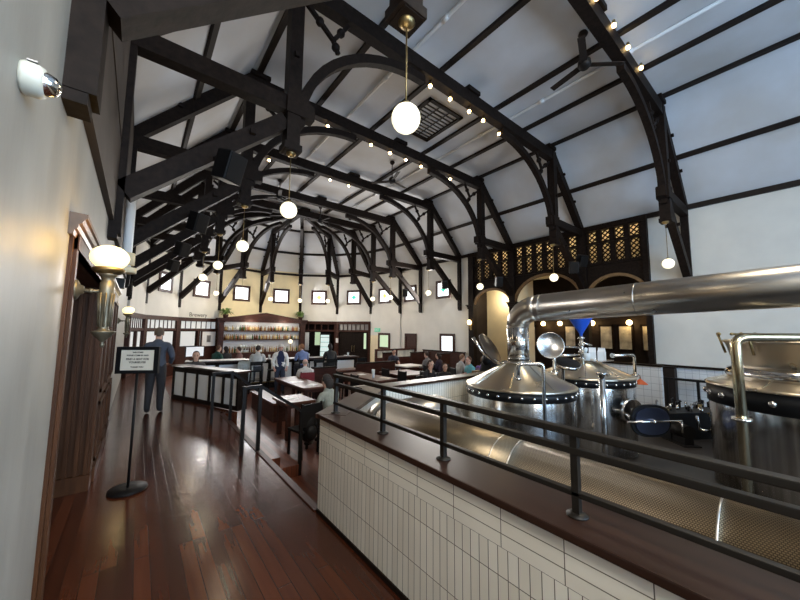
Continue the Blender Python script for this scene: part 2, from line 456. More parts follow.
# the oak doorway in the left wall
b = MB()
b.box(-.60, -.285, 4.85, 5.05, 0, 2.22)               # far jamb
b.box(-.60, -.57, 2.54, 4.85, 0, 2.22)                 # recessed door leaf frame
b.box(-.57, -.29, 2.54, 2.60, 0, 2.22)                 # near jamb lining
b.box(-.57, -.29, 2.54, 5.05, 2.12, 2.22)              # head lining
door = struct(b.build('door_1', 'doorwood', loc=(-.45, 3.7, 0), world=True))
def panels(rects, x, t, name='panel'):
    bb = MB()
    for y0, y1, z0, z1 in rects:
        w = .045
        bb.box(x, x+t, y0, y1, z0, z0+w); bb.box(x, x+t, y0, y1, z1-w, z1)
        bb.box(x, x+t, y0, y0+w, z0, z1); bb.box(x, x+t, y1-w, y1, z0, z1)
        bb.box(x, x+t*.5, y0+.09, y1-.09, z0+.09, z1-.09)
    return bb
panels([(2.72, 3.62, .15, .85), (2.72, 3.62, .95, 2.0), (3.76, 4.7, .15, .85), (3.76, 4.7, .95, 2.0)], -.57, .03).build('door_panel', 'doorwood', door, world=True)
b = MB()
for x0 in (-.58, -.50, -.42, -.34): b.box(x0, x0+.035, 4.82, 4.86, .02, 2.1)
b.box(-.60, -.285, 4.80, 4.86, 0, .16)
b.build('jamb_moulding', 'doorwood', door, world=True)
b = MB(); b.box(-.575, -.555, 3.66, 3.72, .95, 1.2); b.ball((-.53, 3.69, 1.05), .03, 8)
b.build('door_handle', 'brass', door, world=True)
# panelled oak wall beyond the doorway and the gilded cornice
b = MB()
b.box(-.62, -.29, 5.05, 7.46, 0, 2.22)
for y0, y1 in ((5.12, 5.85), (5.95, 6.68), (6.78, 7.40)):
    for z0, z1 in ((.2, .85), (.95, 2.1)):
        for a in ((y0, y1, z0, z0+.04), (y0, y1, z1-.04, z1), (y0, y0+.04, z0, z1), (y1-.04, y1, z0, z1)):
            b.box(-.29, -.268, *a)
b.box(-.29, -.262, 5.05, 7.46, 0, .15)
struct(b.build('trim_3', 'doorwood'))
b = MB()
prof = [(-.33, 2.18), (-.30, 2.18), (-.295, 2.205), (-.285, 2.21), (-.28, 2.235), (-.268, 2.245), (-.258, 2.265), (-.248, 2.27), (-.248, 2.295), (-.33, 2.30)]
b.prism(prof, (0, 2.42, 0), (1, 0, 0), (0, 0, 1), (0, 1, 0), 5.06)
struct(b.build('trim_4', 'cornice'))
b = MB(); b.box(-.325, -.305, 2.49, 2.545, 0, 2.22); b.box(-.33, -.285, 2.54, 7.46, 2.12, 2.20)
struct(b.build('trim_5', 'doorwood'))

# right wall: plaster, with the timber screen between Y 2.9 and 9.7
b = MB()
b.box(11.9, 12.2, -6, 2.9, .78, 5.4)
b.box(11.9, 12.2, 9.7, 14.8, -.5, 5.4)
struct(b.build('wall_right', 'plaster'))
b = MB(); b.box(11.88, 12.2, -6, 2.9, -.5, .76)
o = struct(b.build('wall_right.001', 'tileS')); uvwall(o, lambda c: c.y, lambda c: c.z)
b = MB(); b.box(11.80, 11.9, -6, 2.9, .74, .80)
struct(b.build('trim_6', 'beam'))
# back room behind the screen
b = MB()
b.box(14.5, 14.7, 2.6, 10.0, -.5, 5.4)
b.box(11.95, 14.5, 2.5, 2.7, -.5, 5.4)
b.box(11.95, 14.5, 9.75, 9.95, -.5, 5.4)
struct(b.build('wall_backroom', 'beam2'))
b = MB(); b.box(13.2, 13.3, 7.45, 9.75, -.5, 5.3)
b.box(12.0, 13.25, 7.38, 7.45, -.5, 3.9)
struct(b.build('wall_alcove', 'plasterY'))
b = MB(); b.box(11.95, 14.6, 2.6, 9.9, 5.35, 5.45)
struct(b.build('ceiling.001', 'beam2'))
b = MB(); b.box(12.5, 12.54, 2.7, 9.75, 3.8, 5.3)
struct(b.build('wall_lattice', 'lattice'))
# wall behind the camera with its tall front windows
b = MB()
b.box(-.62, .6, -6.2, -6, 0, 7.7); b.box(11.2, 12.2, -6.2, -6, -.5, 7.7); b.box(.6, 11.2, -6.2, -6, -.6, .9); b.box(.6, 11.2, -6.2, -6, 5.9, 7.7)
for k in range(1, 5): b.box(.6+k*2.12-.12, .6+k*2.12+.12, -6.2, -6, .9, 5.9)
struct(b.build('wall_back', 'plaster'))
for k in range(5):
    b = MB(); x0 = .72+k*2.12; b.box(x0, x0+1.88, -6.1, -6.07, .9, 5.9)
    w = struct(b.build('window_%d' % (20+k), 'panefront' if k < 3 else 'panedim'))
    f = MB()
    for i in range(4): f.box(x0+i*.607, x0+i*.607+.06, -6.13, -6.03, .9, 5.9)
    for i in range(5): f.box(x0, x0+1.88, -6.13, -6.03, .9+i*1.235, .9+i*1.235+.06)
    f.build('window_frame', 'redwood', w, world=True)

# ceiling: two steep slopes, a flat, and the faceted apse
def ring(r, z): return [(CX+r*math.cos(PI*i/8), CY+r*math.sin(PI*i/8), z) for i in range(9)]
b = MB()
Xs = [(-.45, 5.25), (1.65, 7.6), (9.91, 7.6), (12.01, 5.25)]
for (xa, za), (xb, zb) in zip(Xs, Xs[1:]):
    b.quad([(xa, -6.1, za), (xa, CY, za), (xb, CY, zb), (xb, -6.1, zb)])
eave, knee = ring(6.23, 5.25), ring(4.13, 7.6)
for i in range(8):
    b.quad([eave[i], eave[i+1], knee[i+1], knee[i]])
    b.quad([knee[i], knee[i+1], (CX, CY, 7.6)])
bm2 = b.bm; bmesh.ops.remove_doubles(bm2, verts=bm2.verts[:], dist=.001)
bmesh.ops.recalc_face_normals(bm2, faces=bm2.faces[:])
ce = struct(b.build('ceiling', 'ceil'))
so = ce.modifiers.new('thickness', 'SOLIDIFY'); so.thickness = .12; so.offset = 0
# apse walls, one per facet, windows in each
APO = 6.02*math.cos(PI/16)
FW = 2*6.02*math.sin(PI/16)
def facet(i):
    am = PI*(i+.5)/8
    return (CX+APO*math.cos(am), CY+APO*math.sin(am)), am+PI/2
for i in range(8):
    (fx, fy), rz = facet(i)
    b = MB(); b.box(-FW/2-.03, FW/2+.03, -.22, 0, 2.22 if i not in (0,) else -.5, 5.35)
    struct(b.build('wall_apse' if i == 0 else 'wall_apse.%03d' % i, 'plasterY' if i in (3, 4) else 'plaster', loc=(fx, fy, 0), rotz=rz))
WN = [0]
def window(loc, rz, w, h, z0, motif=None, depth=.05, pane='pane'):
    WN[0] += 1
    f = MB(); t = .125
    f.box(-w/2, w/2, 0, depth, z0, z0+t); f.box(-w/2, w/2, 0, depth, z0+h-t, z0+h)
    f.box(-w/2, -w/2+t, 0, depth, z0+t, z0+h-t); f.box(w/2-t, w/2, 0, depth, z0+t, z0+h-t)
    o = struct(f.build('window_%d' % WN[0], 'redwood', loc=(loc[0], loc[1], 0), rotz=rz))
    p = MB(); p.box(-w/2+t, w/2-t, .005, .02, z0+t, z0+h-t); p.build('window_pane', pane, o)
    if motif:
        q = MB(); cz = z0+h/2
        pts = [(.17*(1 if k % 2 == 0 else .75)*math.cos(k*PI/4), .15*(1 if k % 2 == 0 else .75)*math.sin(k*PI/4)) for k in range(8)]
        q.prism(pts, (0, .02, cz), (1, 0, 0), (0, 0, 1), (0, 1, 0), .01); q.build('stained_motif', motif, o)
    return o
for i in range(7):
    (fx, fy), rz = facet(i)
    window((fx, fy), rz, .98, .92, 3.32, {0: 'paneA', 1: 'paneG', 2: 'paneA', 4: None}.get(i))
# windows on the straight right wall (local +Y must look to -X)
for yy, mo in ((13.95, None), (11.4, 'paneG')):
    window((11.9, yy), PI/2, 1.0, .92, 3.32, mo)
window((11.9, 11.15), PI/2, .98, .95, .62, None)
window((11.9, 13.9), PI/2, .98, .95, .60, None, pane='redwood')
(fx, fy), rz = facet(0)
window((fx-.0, fy), rz, .95, .95, .60, None, pane='panegreen')
# timber-framed lower walls of the apse
def lower_frame(i, kind):
    (fx, fy), rz = facet(i)
    z0 = LOW; h = FW/2
    f = MB()
    f.box(-h, h, -.16, .06, 2.07, 2.25); f.box(-h, h, -.12, .03, 1.60, 1.71)
    f.box(-h, -h+.14, -.16, .05, z0, 2.2); f.box(h-.14, h, -.16, .05, z0, 2.2)
    nm = 'trim_%d' % (20+i)
    p = None
    if kind == 'office':
        f.box(-.06, .06, -.12, .03, z0, 1.65); f.box(-h, h, -.14, .02, z0, .78)
        o = struct(f.build(nm, 'redwood', loc=(fx, fy, 0), rotz=rz))
        p = MB(); p.box(-h+.14, h-.14, -.08, -.05, 1.71, 2.07); p.build('transom_pane', 'panedim', o)
        q = MB()
        for k in range(1, 7): x = -h+.14+k*(2*h-.28)/7; q.box(x-.012, x+.012, -.06, -.02, 1.71, 2.07)
        q.build('glazing_bar', 'redwood', o)
        for x0, x1 in ((-h+.24, -.16), (.16, h-.24)):
            p = MB(); p.box(x0, x1, -.08, -.05, .84, 1.56); p.build('office_pane', 'panedim', o)
        q = MB(); q.box(-h, h, -.18, -.13, 0, 2.2); q.build('backing', 'beam', o)
    elif kind == 'pass':
        o = struct(f.build(nm, 'redwood', loc=(fx, fy, 0), rotz=rz))
        q = MB(); q.box(-h, h, -.9, -.85, z0, 2.2); q.box(-h, -h+.05, -.9, -.1, z0, 2.2); q.box(h-.05, h, -.9, -.1, z0, 2.2); q.box(-h, h, -.9, 0, 2.15, 2.2); q.build('passage_lining', 'beam', o)
        q = MB(); q.box(-.02, .32, -.84, -.80, .7, 1.55); q.build('garden_pane', 'panegreen', o)
        q = MB()
        for k in range(6): x = -h+.14+k*(2*h-.28)/5; q.box(x-.03, x+.03, -.06, -.01, 1.71, 2.07)
        q.build('glazing_bar', 'redwood', o)
    else:
        o = struct(f.build(nm, 'redwood', loc=(fx, fy, 0), rotz=rz))
        p = MB(); p.box(-h+.14, h-.14, -.09, -.06, 1.71, 2.07); p.build('transom_pane', 'dull', o)
        q = MB()
        for k in range(1, 7): x = -h+.14+k*(2*h-.28)/7; q.box(x-.012, x+.012, -.06, -.02, 1.71, 2.07)
        q.build('glazing_bar', 'redwood', o)
        for s in (-1, 1):
            d = MB(); d.box(min(0, s*(h-.15)), max(0, s*(h-.15)), -.10, -.05, z0, 1.60)
            for z1, z2 in ((-.35, .4), (.5, 1.5)):
                for a in ((.08, .12), (.86, .90)): d.box(*sorted((s*a[0], s*a[1])), -.05, -.035, z1, z2)
                d.box(*sorted((s*.08, s*.9)), -.05, -.035, z1, z1+.04); d.box(*sorted((s*.08, s*.9)), -.05, -.035, z2-.04, z2)
            dd = d.build('door_leaf', 'beam', o)
            MB().tube([(s*.08, -.03, .35), (s*.08, .01, .38), (s*.08, .01, .72), (s*.08, -.03, .75)], .012).build('door_handle', 'brass', dd)
        q = MB(); q.box(-.88, -.72, -.045, -.03, .55, 1.52); q.build('garden_pane', 'panegreen', o)
    return o
lower_frame(1, 'doors'); lower_frame(2, 'pass'); lower_frame(5, 'office'); lower_frame(6, 'office'); lower_frame(7, 'office')
(fx, fy), rz = facet(3)
for i in (3, 4):
    (fx, fy), rz = facet(i)
    b = MB(); b.box(-FW/2, FW/2, -.2, -.02, LOW, 2.3)
    struct(b.build('wall_apse.%03d' % (20+i), 'redwood', loc=(fx, fy, 0), rotz=rz))

# battens on the ceiling, each a trim
TN = [40]
def batten(p, q, w=.11, h=.10, up=(0, 0, 1)):
    TN[0] += 1
    b = MB(); b.beam(p, q, w, h, up); return struct(b.build('trim_%d' % TN[0], 'beam2'))
for x in (1.80, 3.30, 4.96, 6.98, 8.37, 9.76): batten((x, -6, 7.52), (x, CY, 7.52))
for s in (-1, 1):
    batten((CX+s*5.16, -6, 6.35), (CX+s*5.16, CY, 6.35), .13, .10, (s*.74, 0, .66))
    batten((CX+s*6.13, -6, 5.22), (CX+s*6.13, CY, 5.22), .15, .14)
def ring_trim(r, z, w, h):
    TN[0] += 1
    b = MB(); P = ring(r, z)
    for i in range(8): b.beam(P[i], P[i+1], w, h)
    return struct(b.build('trim_%d' % TN[0], 'beam2'))
ring_trim(4.0, 7.5, .12, .12); ring_trim(5.12, 6.38, .12, .12); ring_trim(6.08, 5.2, .14, .14)
# white conduits under the flat ceiling
for nm, x, lab in (('conduit', 4.12, 'white conduit pipe along the ceiling left of the dark ceiling hatch'), ('conduit', 7.62, 'white conduit pipe along the ceiling beside the nearest ceiling fan')):
    t = thing(nm, lab, 'pipe', (x, 4.4, 7.46))
    MB().tube([(x, -5.9, 7.50), (x, 14.0, 7.50)], .035, 8).build('pipe_run', 'white', t, world=True)
    for k in range(7): MB().tube([(x, k*1.9, 7.50), (x, k*1.9+.14, 7.50)], .05, 8).build('coupling', 'white', t, world=True)
t = thing('ceiling_hatch', 'square dark louvred hatch in the flat ceiling behind the nearest pendant globe', 'hatch', (6.0, 6.3, 7.53))
b = MB()
for a in ((5.36, 6.62, 5.58, 5.68), (5.36, 6.62, 6.92, 7.02), (5.36, 5.46, 5.58, 7.02), (6.52, 6.62, 5.58, 7.02)): b.box(*a, 7.5, 7.56)
b.build('frame', 'beam', t, world=True)
b = MB(); b.box(5.44, 6.54, 5.66, 6.94, 7.55, 7.57); b.build('backing', 'black', t, world=True)
b = MB()
for k in range(1, 10): b.box(5.46, 6.52, 5.68+k*.126, 5.68+k*.126+.03, 7.52, 7.545)
for k in range(1, 3): b.box(5.44+k*.36, 5.47+k*.36, 5.68, 6.92, 7.515, 7.53)
b.build('louvre', 'beam2', t, world=True)

# ================================================================== ROOF TRUSSES
def half_parts(t, sx, full=True):
    """one half of a hammer-beam truss in the thing's frame; sx(s, z, y) -> local point, s = distance in from the wall"""
    w = .20
    def bm_(name, p, q, wd, h, mt='beam'):
        b = MB(); P = sx(*p); Q = sx(*q); b.beam(P, Q, wd, h, (0, 0, 1) if abs((Q-P).normalized().z) < .95 else (0, 1, 0)); return b.build(name, mt, t)
    wp = bm_('wall_post', (.055, 2.72, 0), (.055, 5.25, 0), .11, w*.85)
    MB().obox(sx(.04, 2.70, 0), (.085, w*.8, .07)).build('post_corbel', 'beam', wp)
    bm_('hammer_beam', (0.0, 5.09, 0), (2.30, 5.09, 0), w*.9, .24)
    hp = bm_('hammer_post', (1.97, 4.36, 0), (1.97, 7.36, 0), w, .22)
    MB().obox(sx(1.97, 4.42, 0), (.27, w+.05, .10)).build('post_foot', 'beam', hp)
    MB().obox(sx(2.02, 5.09, 0), (.34, w+.06, .30)).build('post_collar', 'beam', hp)
    bm_('brace', (.09, 3.22, 0), (1.86, 4.82, 0), w*.85, .22)
    bm_('rafter', (0.02, 5.22, 0), (2.10, 7.42, 0), w*.95, .24)
    # curved rib
    inn, out = [], []
    for k in range(15):
        a = PI - k*(PI/2)/14
        inn.append(sx(4.7+2.56*math.cos(a), 4.82+2.06*math.sin(a), -.07)); out.append(sx(4.7+2.70*math.cos(a), 4.82+2.22*math.sin(a), -.07))
    MB().strip(inn, out, (sx(0, 0, .14)-sx(0, 0, 0)).normalized(), .14).build('arched_rib', 'beam', t)
    # pierced tracery between post, collar and rib
    b = MB()
    c0 = sx(2.62, 6.62, 0)
    for e in ((2.12, 7.0), (2.9, 7.06), (2.72, 6.42)):
        b.beam(c0, sx(e[0], e[1], 0), .06, .065)
        mid = (Vector(c0)+Vector(sx(e[0], e[1], 0)))/2
        b.ball(mid, .075, 5)
    b.build('tracery', 'beam', t)
    # wooden pegs
    for s, z in ((1.4, 4.42), (.7, 6.05), (1.4, 6.78), (1.97, 5.9)):
        MB().obox(sx(s, z, 0), (.07, w+.10, .07)).build('peg', 'beam', t)

ORD = ['nearest', 'second', 'third', 'fourth', 'fifth', 'sixth']
TY = [2.02+2.756*k for k in range(5)]+[CY]
tlab = ['nearest dark roof truss, its left half cut off by the top edge',
        'second dark roof truss from the camera, its tall left post holding a globe',
        'dark timber roof truss third from the camera, with a full row of small spotlights',
        'dark timber roof truss fourth from the camera, over the dining tables',
        'dark timber roof truss fifth from the camera, just before the rounded apse',
        'dark roof truss at the mouth of the rounded apse, farthest straight truss']
for k, y in enumerate(TY):
    t = thing('roof_truss', tlab[k], 'roof truss', (CX, y, 0), 0, 'hammer beam trusses over the hall')
    half_parts(t, lambda s, z, o: Vector((-6.10+s, o, z)))
    half_parts(t, lambda s, z, o: Vector((6.10-s, o, z)))
    b = MB(); b.beam((-4.0, 0, 7.23), (4.0, 0, 7.23), .20, .30); b.build('collar_beam', 'beam', t)
    for x in (-3.95, 0.15, 3.95): MB().obox((x, 0, 7.43), (.42, .30, .10)).build('collar_pad', 'beam', t)
side = {1: 'rightmost of the apse ribs', 2: 'second apse rib from the right', 3: 'apse rib just right of the centre rib', 4: 'centre rib of the apse above the bar pediment',
        5: 'apse rib just left of the centre rib', 6: 'second apse rib from the left', 7: 'leftmost of the apse ribs'}
for i in range(1, 8):
    a = PI*i/8
    t = thing('apse_rib', 'dark timber half truss, ' + side[i], 'roof truss', (CX+6.10*math.cos(a), CY+6.10*math.sin(a), 0), a+PI, 'half trusses of the apse')
    half_parts(t, lambda s, z, o: Vector((s, o, z)))
    b = MB(); b.beam((2.0, 0, 7.27), (6.0, 0, 7.27), .16, .24); b.build('top_chord', 'beam', t)

# ------------------------------------------------------------------ spotlights on the collars
def spot(x, y, z, label, grp, up=False):
    t = thing('spotlight', label, 'light', (x, y, z), 0, grp)
    s = -1 if up else 1
    MB().tube([(0, 0, .06*s+.03), (0, 0, .015)], [.028, .034], 8).build('lamp_holder', 'brass', t)
    MB().ball((0, 0, -.012), .040, 6).build('bulb', 'bulb', t)
    return t
grp = 'small warm spotlights along the truss collars'
n = 0
for x in (5.71, 6.50, 7.25, 8.05):
    n += 1; spot(x, 2.02-.13, 7.34, 'small warm spotlight on the nearest truss, %s from the top edge of the photo' % ['first', 'second', 'third', 'fourth'][n-1], grp)
for n, x in enumerate((4.62, 5.25, 5.92, 6.46, 7.13)):
    spot(x, 4.80, 6.985 if x < 7 else 6.9, 'small warm spotlight under the second truss, %s from its left' % ['first', 'second', 'third', 'fourth', 'fifth'][n], grp)
for n, x in enumerate((3.55, 4.21, 4.9, 5.58, 6.2, 6.84, 7.52, 8.21)):
    spot(x, 7.53, 7.0, 'small warm spotlight under the third truss, %s from its left end' % ['first', 'second', 'third', 'fourth', 'fifth', 'sixth', 'seventh', 'eighth'][n], grp)
for n, x in enumerate((2.9, 5.0, 5.75, 7.4)):
    spot(x, 10.29, 7.0, 'small warm spotlight under the fourth truss, %s from its left end' % ['first', 'second', 'third', 'fourth'][n], grp)

# ------------------------------------------------------------------ pendant globes
def pendant(x, y, ztop, zc, r, label, power=32):
    t = thing('globe_pendant', label, 'pendant lamp', (x, y, ztop), 0, 'white globe pendants under the truss posts')
    MB().lathe([(0, 0), (.07, 0), (.075, -.02), (.05, -.05), (.012, -.065), (0, -.065)], n=16).build('ceiling_cup', 'brass', t)
    MB().tube([(0, 0, -.05), (0, 0, zc-ztop+r*.9)], .007, 8).build('rod', 'brass', t)
    MB().lathe([(.012, r*.95+zc-ztop+.04), (.03, r*.95+zc-ztop+.03), (.045, r*.95+zc-ztop-.005), (.03, zc-ztop+r*.9-.01)], n=14).build('collar', 'brass', t)
    MB().ball((0, 0, zc-ztop), r, 12).build('globe', 'globe', t)
    lamp('pendant_lamp', (x, y, zc), power, (1.0, .84, .60), .15)     # the whole opal globe gives the light
    return t
gl = ['largest white globe pendant, hanging near the top centre in front of the ceiling hatch',
      'white globe pendant under the tall left post of the second truss',
      'white globe pendant under the left post of the third truss, above the bar shelves',
      'small white globe pendant under the left post of the fourth truss',
      'small white globe pendant under the left post of the fifth truss']
gr = ['white globe pendant at far right beside the blank plaster wall',
      'white globe pendant in front of the middle arch of the timber screen',
      'white globe pendant in front of the narrow left arch of the timber screen',
      'small white globe pendant right of the dining area, under the fourth truss',
      'small white globe pendant under the right post of the fifth truss']
for k in range(5):
    pendant(1.66, TY[k], 4.37, 3.47, .122, gl[k]); pendant(9.80, TY[k], 4.37, 3.34, .122, gr[k])
ap = {0: 'white globe at the apse mouth, right side', 2: 'white globe in the apse, second window from the right', 3: 'white globe hanging before the centre of the apse', 4: 'white globe in the apse left of the centre', 5: 'white globe in the apse above the left end of the bar', 6: 'white globe in the apse over the office windows'}
for i, lb in ap.items():
    a = PI*i/8
    pendant(CX+4.13*math.cos(a), CY+4.13*math.sin(a), 4.37, 3.40, .12, lb, 85)

# ------------------------------------------------------------------ ceiling fans
def fan(x, y, zh, label, rot, ztop=7.15):
    t = thing('ceiling_fan', label, 'ceiling fan', (x, y, ztop), rot, 'dark ceiling fans')
    d = zh-ztop
    MB().lathe([(0, 0), (.07, 0), (.09, -.05), (.05, -.11), (0, -.11)], n=14).build('canopy', 'beam2', t)
    MB().tube([(0, 0, -.08), (0, 0, d+.1)], .017, 8).build('downrod', 'black', t)
    MB().lathe([(0, d+.13), (.05, d+.13), (.11, d+.06), (.12, d-.03), (.08, d-.09), (0, d-.10)], n=18).build('motor', 'black', t)
    for k in range(3):
        a = k*2*PI/3
        b = MB(); rr = Matrix.Rotation(a, 3, 'Z') @ Matrix.Rotation(R(10), 3, 'X')
        b.obox(rr @ Vector((.42, 0, 0))+Vector((0, 0, d-.02)), (.62, .125, .012), rr, .004)
        b.obox(rr @ Vector((.14, 0, 0))+Vector((0, 0, d-.02)), (.14, .05, .012), rr)
        b.build('blade', 'beam2', t)
fan(6.45, 2.40, 6.88, 'dark three bladed ceiling fan nearest the camera, at top right', R(-42), 7.55)
fan(6.55, 8.70, 6.85, 'dark ceiling fan seen past the second row of spotlights, second nearest', R(10), 7.55)
fan(6.45, 14.2, 6.85, 'dark ceiling fan near the apse apex', R(40), 7.55)
fan(4.0, 12.6, 6.85, 'dark ceiling fan left of the apse apex, beside a lit rib', R(15), 7.55)

# ------------------------------------------------------------------ loudspeakers on the braces
def speaker(x, y, z, rz, label):
    t = thing('loudspeaker', label, 'speaker', (x, y, z), rz, 'black loudspeakers on the truss braces')
    b = MB(); rt_ = Matrix.Rotation(R(-18), 3, 'X')
    b.obox((0, 0, 0), (.26, .24, .36), rt_, .02); b.build('cabinet', 'blackp', t)
    b = MB(); b.obox(rt_ @ Vector((0, .125, 0)), (.22, .012, .32), rt_, .004); b.build('grille', 'black', t)
    b = MB(); b.tube([(0, -.1, .0), (0, -.22, .12), (0, -.30, .2)], .02, 8); b.build('bracket', 'black', t)
for k, lb in enumerate(('nearest', 'second nearest', 'third nearest', 'farthest')):
    speaker(.78, TY[k+1]-.32, 3.72, R(-150), 'black loudspeaker under a left hand truss brace, %s of the four' % lb)
speaker(11.1, TY[1]-.3, 4.0, R(150), 'larger black loudspeaker before the timber screen, upper of the pair')
speaker(10.6, TY[1]-.25, 3.72, R(120), 'smaller black loudspeaker before the timber screen, lower of the pair')
speaker(10.7, TY[2]-.2, 3.6, R(140), 'black loudspeaker above the narrow left arch of the screen')
speaker(10.6, TY[3]-.2, 3.76, R(140), 'black loudspeaker in front of the green stained upper window')
speaker(10.6, TY[4]-.2, 3.62, R(140), 'black loudspeaker on the right brace nearest the apse')

# ================================================================== TIMBER SCREEN on the right wall
SX = 11.84
t = thing('timber_screen', 'dark carved timber screen with lattice panels above three arches', 'screen', (SX, 6.3, LOW))
def sbox(name, y0, y1, z0, z1, x0=SX-.06, x1=SX+.12, mt='beam'):
    b = MB(); b.box(x0, x1, y0, y1, z0, z1); return b.build(name, mt, t, world=True)
for y0, y1 in ((9.42, 9.70), (7.36, 7.60), (4.62, 4.86), (2.88, 3.02)):
    p = sbox('post', y0, y1, LOW, 5.25, SX-.10, SX+.14)
    b = MB(); zc = 2.78 if y0 != 2.88 else 3.0
    b.box(SX-.16, SX+.16, y0-.05, y1+.05, zc, zc+.07); b.box(SX-.13, SX+.15, y0-.03, y1+.03, zc-.08, zc); b.box(SX-.19, SX+.16, y0-.08, y1+.08, zc+.07, zc+.11)
    b.build('capital', 'beam', p, world=True)
sbox('header', 2.88, 9.70, 5.08, 5.26, SX-.12, SX+.14)
sbox('middle_rail', 2.9, 9.65, 4.64, 4.71)
sbox('sill_rail', 2.9, 9.65, 3.93, 4.0)
def arch(y0, y1, zs, zc, ztop=3.97):
    n = 22; cy = (y0+y1)/2; a = (y1-y0)/2; h = zc-zs
    pts = [(cy-a*math.cos(PI*k/n), zs+h*math.sin(PI*k/n)) for k in range(n+1)]
    lo = [(SX, p[0], p[1]) for p in pts]
    hi = [(SX, p[0], ztop) for p in pts]
    b = MB(); b.strip(lo, hi, (1, 0, 0), .08); b.build('arch_spandrel', 'beam', t, world=True)
    o2 = [(SX-.03, cy-(a+.09)*math.cos(PI*k/n), zs+(h+.09)*math.sin(PI*k/n)) for k in range(n+1)]
    i2 = [(SX-.03, p[0], p[1]) for p in pts]
    b = MB(); b.strip(i2, o2, (1, 0, 0), .12); b.build('arch_moulding', 'palewood', t, world=True)
arch(7.60, 9.42, 2.80, 3.47); arch(4.86, 7.36, 2.76, 3.80); arch(2.98, 4.62, 2.78, 3.50)
def lattice(y0, y1, z0, z1, cut=None):
    b = MB(); w = .038; st = .16
    n = int(((y1-y0)+(z1-z0))/st)+1
    for k in range(n+1):
        o = k*st
        # rising and falling diagonals clipped to the rectangle
        for sgn in (1, -1):
            ya = max(y0, y0+o-(z1-z0)); yb = min(y1, y0+o)
            if yb-ya < .01: continue
            za, zb = z0+(y0+o-ya), z0+(y0+o-yb)
            if sgn < 0: p, q = (ya, z0+z1-za), (yb, z0+z1-zb)
            else: p, q = (ya, za), (yb, zb)
            b.beam((SX+.04, p[0], p[1]), (SX+.04, q[0], q[1]), w, .03, (1, 0, 0))
    return b.build('lattice_panel', 'beam', t, world=True)
def bay(y0, y1, n):
    st = (y1-y0)/n
    b = MB()
    for k in range(n+1): y = y0+k*st; b.box(SX-.03, SX+.09, y-.075, y+.075, 3.95, 5.1)
    b.build('mullion', 'beam', t, world=True)
    for k in range(n):
        lattice(y0+k*st+.07, y0+(k+1)*st-.07, 4.0, 4.62)
        lattice(y0+k*st+.07, y0+(k+1)*st-.07, 4.72, 5.06)
        b = MB(); ym = y0+(k+.5)*st; hw = st/2-.06
        b.prism([(-hw, 0), (hw, 0), (hw, -.04), (0, -.0), (-hw, -.04)], (SX+.02, ym, 4.64), (0, 1, 0), (0, 0, 1), (1, 0, 0), .05)
        b.build('panel_head', 'beam', t, world=True)
bay(7.60, 9.42, 4); bay(4.86, 7.36, 6); bay(3.02, 4.62, 4)
area('screen_lattice_light', (12.05, 6.3, 5.28), (12.42, 6.3, 4.3), 6.6, .12, 60, (1.0, .78, .46))
lamp('alcove_light', (12.7, 8.6, 3.2), 55, (1.0, .84, .6), .2)
# back-room pilasters with mirrors and small globe sconces
for n, y in enumerate((8.2, 6.42, 5.05, 4.40, 3.65)):
    q = thing('mirror_panel', 'old mirror panel in the dark back room, %s' % ['beside the vertical duct', 'behind the blue funnel', 'behind the white cartons', 'second nearest the plaster wall', 'nearest the plaster wall'][n], 'mirror', (14.44, y, 1.0), 0, 'mirrors in the back room')
    b = MB()
    for a in ((-.26, -.20, 0, 1.0), (.20, .26, 0, 1.0), (-.26, .26, 0, .07), (-.26, .26, .93, 1.0)): b.box(-.02, .05, *a)
    b.build('frame', 'beam', q)
    b = MB(); b.box(0, .03, -.20, .20, .07, .93); b.build('glass', 'mirror', q)
for n, y in enumerate((7.55, 6.80, 5.50, 4.22, 3.5)):
    q = thing('globe_sconce', 'small lit globe sconce in the dark back room, %s from the left' % ['first', 'second', 'third', 'fourth', 'fifth'][n], 'wall lamp', (14.5, y, 1.98 if n < 4 else 2.22), 0, 'globe sconces in the back room')
    MB().lathe([(0, 0), (.05, 0), (.05, .02), (0, .02)], n=12, rot=Matrix.Rotation(-PI/2, 3, 'Y')).build('wall_plate', 'brass', q)
    MB().tube([(-.01, 0, 0), (-.12, 0, -.03), (-.16, 0, .02)], .014, 8).build('arm', 'brass', q)
    MB().ball((-.16, 0, .09), .10, 8).build('globe', 'glowS', q)
    lamp('sconce_light', (14.2, y, 2.0), 9, (1.0, .62, .25), .1)
# sconce on the screen's left post
q = thing('candle_sconce', 'lit torch sconce on the timber post left of the cream alcove', 'wall lamp', (SX-.1, 9.55, 1.95))
MB().box(-.02, 0, -.05, .05, -.2, .2).build('wall_plate', 'brass', q)
MB().tube([(-.02, 0, -.1), (-.1, 0, -.12), (-.12, 0, 0), (-.12, 0, .04)], [.014, .014, .02, .05], 8).build('arm', 'brass', q)
MB().ball((-.12, 0, .14), .09, 8, (1, 1, 1.3)).build('shade', 'glowS', q)
